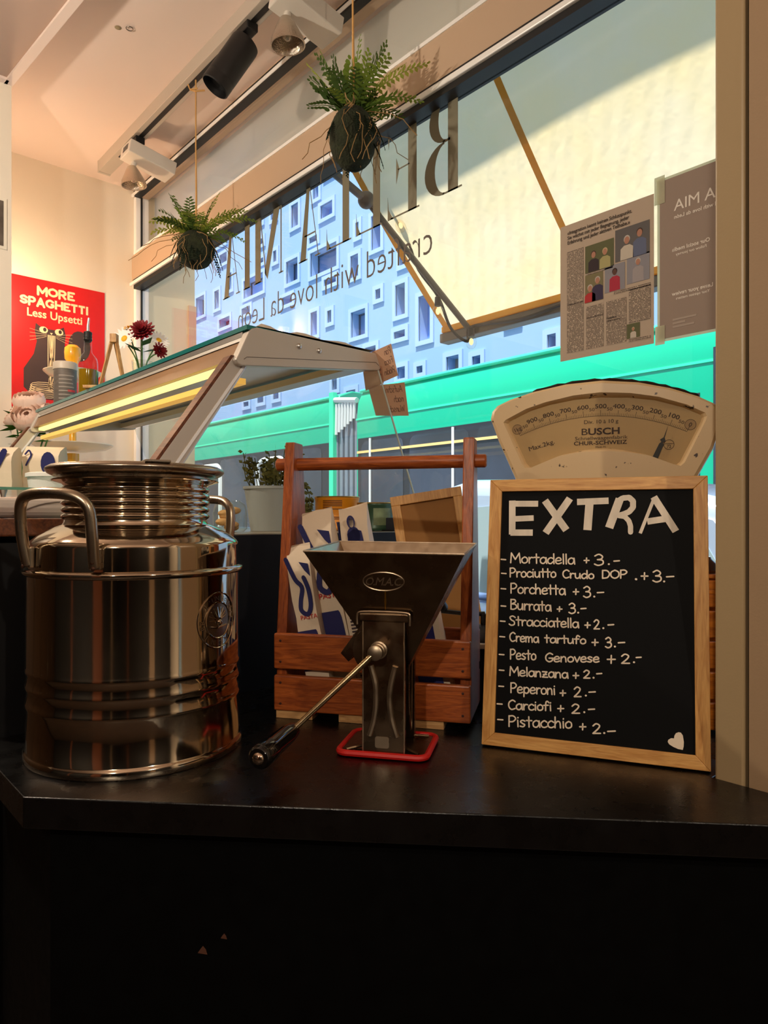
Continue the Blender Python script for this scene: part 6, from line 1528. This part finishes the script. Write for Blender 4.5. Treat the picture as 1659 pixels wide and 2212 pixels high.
for s, u, v, sz_, wgt, sx_, rot in (('Div. 10 à 10 g', 1298, 915, .0088, .004, 1.1, 0), ('BUSCH', 1297, 939, .0150, .028, 1.3, 0), ('Schnellwaagenfabrik', 1298, 950, .0084, 0, 1.22, 0), ('CHUR-SCHWEIZ', 1296, 961, .0090, .020, 1.25, 0), ('Mod. M.', 1298, 968, .0042, .01, 1.2, 0), ('Max.2kg.', 1171, 967, .0105, .006, 1.2, 16)):
    p = spt(u, v, DYY); gt = text(s, sz_, wgt, 'CENTER', 1.0, sx_); M = Matrix.Translation((p.x, p.y, 0)) @ Matrix.Rotation(R(rot), 4, 'Z')
    obj('dial_lettering', G().add(gt.v, gt.f, M).mapv(lambda q: Vector((q.x, DYY, q.y))), m_dink, dl)
p = spt(1445, 961, DYY); g = G().ribbon([(p.x + .0076 * math.cos(k * PI / 12), p.y + .0076 * math.sin(k * PI / 12)) for k in range(25)], .0008, cap=0).ribbon([(p.x - .0076, p.y + .0014), (p.x + .0076, p.y + .0014)], .0007, cap=0)
gt = text('72', .0068, .006); g.add(gt.v, gt.f, Matrix.Translation((p.x, p.y - .0052, 0))); obj('dial_stamp', g.mapv(lambda q: Vector((q.x, DYY, q.y))), m_dink, dl)
n0, n1, n2 = spt(1415, 990, .009), spt(1432, 952, .009), spt(1444, 918, .009); e = (n2 - n0).normalized(); s = Vector((-e.y, e.x))
P_ = [n0 + s * .0042, n1 - e * .006 + s * .0034, n1 - e * .003 + s * .0012, n1 + s * .0045, n1 + e * .005 + s * .0008, n2, n1 + e * .005 - s * .0008, n1 - s * .0045, n1 - e * .003 - s * .0012, n1 - e * .006 - s * .0034, n0 - s * .0042]
obj('pointer', G().prism([(p.x, p.y) for p in P_], 0, .0006, Matrix(((1, 0, 0, 0), (0, 0, 1, .009), (0, 1, 0, 0), (0, 0, 0, 1)))), m_gask, scl)
obj('dial_glass', G().flat([(p.x, .0055, p.y) for p in INN]), pane_mat('dial_glass_pane', (1, .98, .94), 1.3), scl)

# ================================================================== behind the basket: framed board, grinder, crate
P = [(848, 1077), (1004, 1069), (1058, 1380), (900, 1400)]
fb = thing('framed_board', 'small framed chalkboard seen from its brown hardboard back behind the basket', 'board frame', (0, 0, 0))
fo = cw((979 - 829.5) / F * 1.46, 1.46, CT)
Mf = Matrix.Translation(fo) @ Euler((-R(4), R(-9), -YAW - R(5))).to_matrix().to_4x4()
fb.matrix_world = Mf; fb.location = fo; fb.rotation_euler = Euler((-R(5), -R(9), -YAW - R(5)))
fw, fh, ft = .155, .385, .020
fb.location.z += .014
m_mdf = mat('hardboard', (164, 112, 52), .7, var=.08, vs=20)
for b in ((-fw / 2, 0, fw / 2, ft), (-fw / 2, fh - ft, fw / 2, fh), (-fw / 2, ft, -fw / 2 + ft, fh - ft), (fw / 2 - ft, ft, fw / 2, fh - ft)):
    obj('frame_rail', bx(b[0], 0, b[1], b[2], .018, b[3]), m_pine, fb, bevel=.001)
obj('back_panel', bx(-fw / 2 + ft, .008, ft, fw / 2 - ft, .011, fh - ft), m_mdf, fb)
obj('writing_panel', bx(-fw / 2 + ft, .0112, ft, fw / 2 - ft, .013, fh - ft), m_slate, fb)
# coffee grinder with crank
gx = cw((1022 - 829.5) / F * 1.30, 1.30, CT + .0005)
gr = thing('coffee_grinder', 'black cast grinder with turned knob on a long crank behind the basket', 'grinder', gx, (0, 0, -YAW))
m_cast = mat('cast_iron', (22, 22, 24), .45)
zg = lambda v: (HZ - v) / F * 1.30 + .335
obj('body', bx(-.075, -.045, 0, .05, .055, zg(1392)), m_cast, gr, bevel=.003)
obj('top_plate', bx(-.082, -.052, zg(1392), .057, .062, zg(1381)), mat('white_plastic', (230, 226, 220), .5), gr, bevel=.002)
obj('dome', G().lathe([(.045, zg(1381)), (.045, zg(1378)), (.038, zg(1362)), (.022, zg(1352)), (.008, zg(1349)), (.008, zg(1326)), (0, zg(1326))], 28, Matrix.Translation((.022, 0, 0)), caps=False), m_cast, gr, smooth=True)
obj('crank_arm', G().tube(smooth_path([(.022, 0, zg(1326)), (.0, 0, zg(1327)), (-.03, 0, zg(1324)), (-.062, 0, zg(1320))], 4), .0042, 8), m_cast, gr, smooth=True)
obj('knob', G().lathe([(.010, zg(1320)), (.013, zg(1314)), (.0125, zg(1308)), (.007, zg(1298)), (.0058, zg(1292)), (.009, zg(1286)), (.0095, zg(1281)), (.006, zg(1277)), (0, zg(1276))], 20, Matrix.Translation((-.060, 0, 0)), caps=False), m_cast, gr, smooth=True)
obj('side_rod', G().tube([(-.066, -.05, .02), (-.066, -.05, zg(1325))], .0022, 8), m_cast, gr, smooth=True)
# orange wooden crate by the pillar
cx = cw((1556 - 829.5) / F * 1.10, 1.10, CT + .0005)
ck = thing('wooden_crate', 'orange varnished wooden crate standing between the chalkboard and the pillar', 'crate', cx, (0, 0, -YAW - R(20)))
m_orw = wood('orange_wood', (224, 128, 30), (170, 84, 14), (1, 8, 8), 8, .35)
zc_ = lambda v: (HZ - v) / F * 1.08 + .335
ztop_ = zc_(1246)
for k in range(5):
    z0 = .006 + k * (ztop_ - .006) / 5; z1 = z0 + (ztop_ - .006) / 5 - .006
    obj('slat', bx(-.045, -.03, z0, .030, -.022, z1), m_orw, ck, bevel=.0015); obj('slat', bx(-.045, .10, z0, .030, .108, z1), m_orw, ck, bevel=.0015)
for x in (-.041, .020): obj('corner_post', G().box(x - .003, -.022, 0, x + .009, -.010, ztop_ - .004).box(x - .003, .088, 0, x + .009, .10, ztop_ - .004), m_orw, ck)
obj('bottom_board', bx(-.040, -.021, .004, .028, .099, .010), m_orw, ck); obj('lid_board', bx(-.045, -.03, ztop_ - .003, .030, .108, ztop_ + .003), m_orw, ck, bevel=.001)
kn = thing('stoppered_bottle', 'small brown stoppered bottle with wire loop on the orange crate', 'bottle', ck.matrix_basis @ Vector((-.022, .0, ztop_ + .0035)))
obj('glass', G().lathe([(0, 0), (.016, 0), (.017, .004), (.016, .016), (.010, .022), (.008, .026), (0, .026)], 20, None, caps=False), mat('brown_glass', (58, 22, 12), .15, coat=.5), kn, smooth=True)
obj('wire_loop', G().tube([(.008 * math.cos(a), 0, .036 + .010 * math.sin(a)) for a in [2 * PI * i / 20 for i in range(20)]], .0012, 6, closed=True), m_alu, kn, smooth=True)
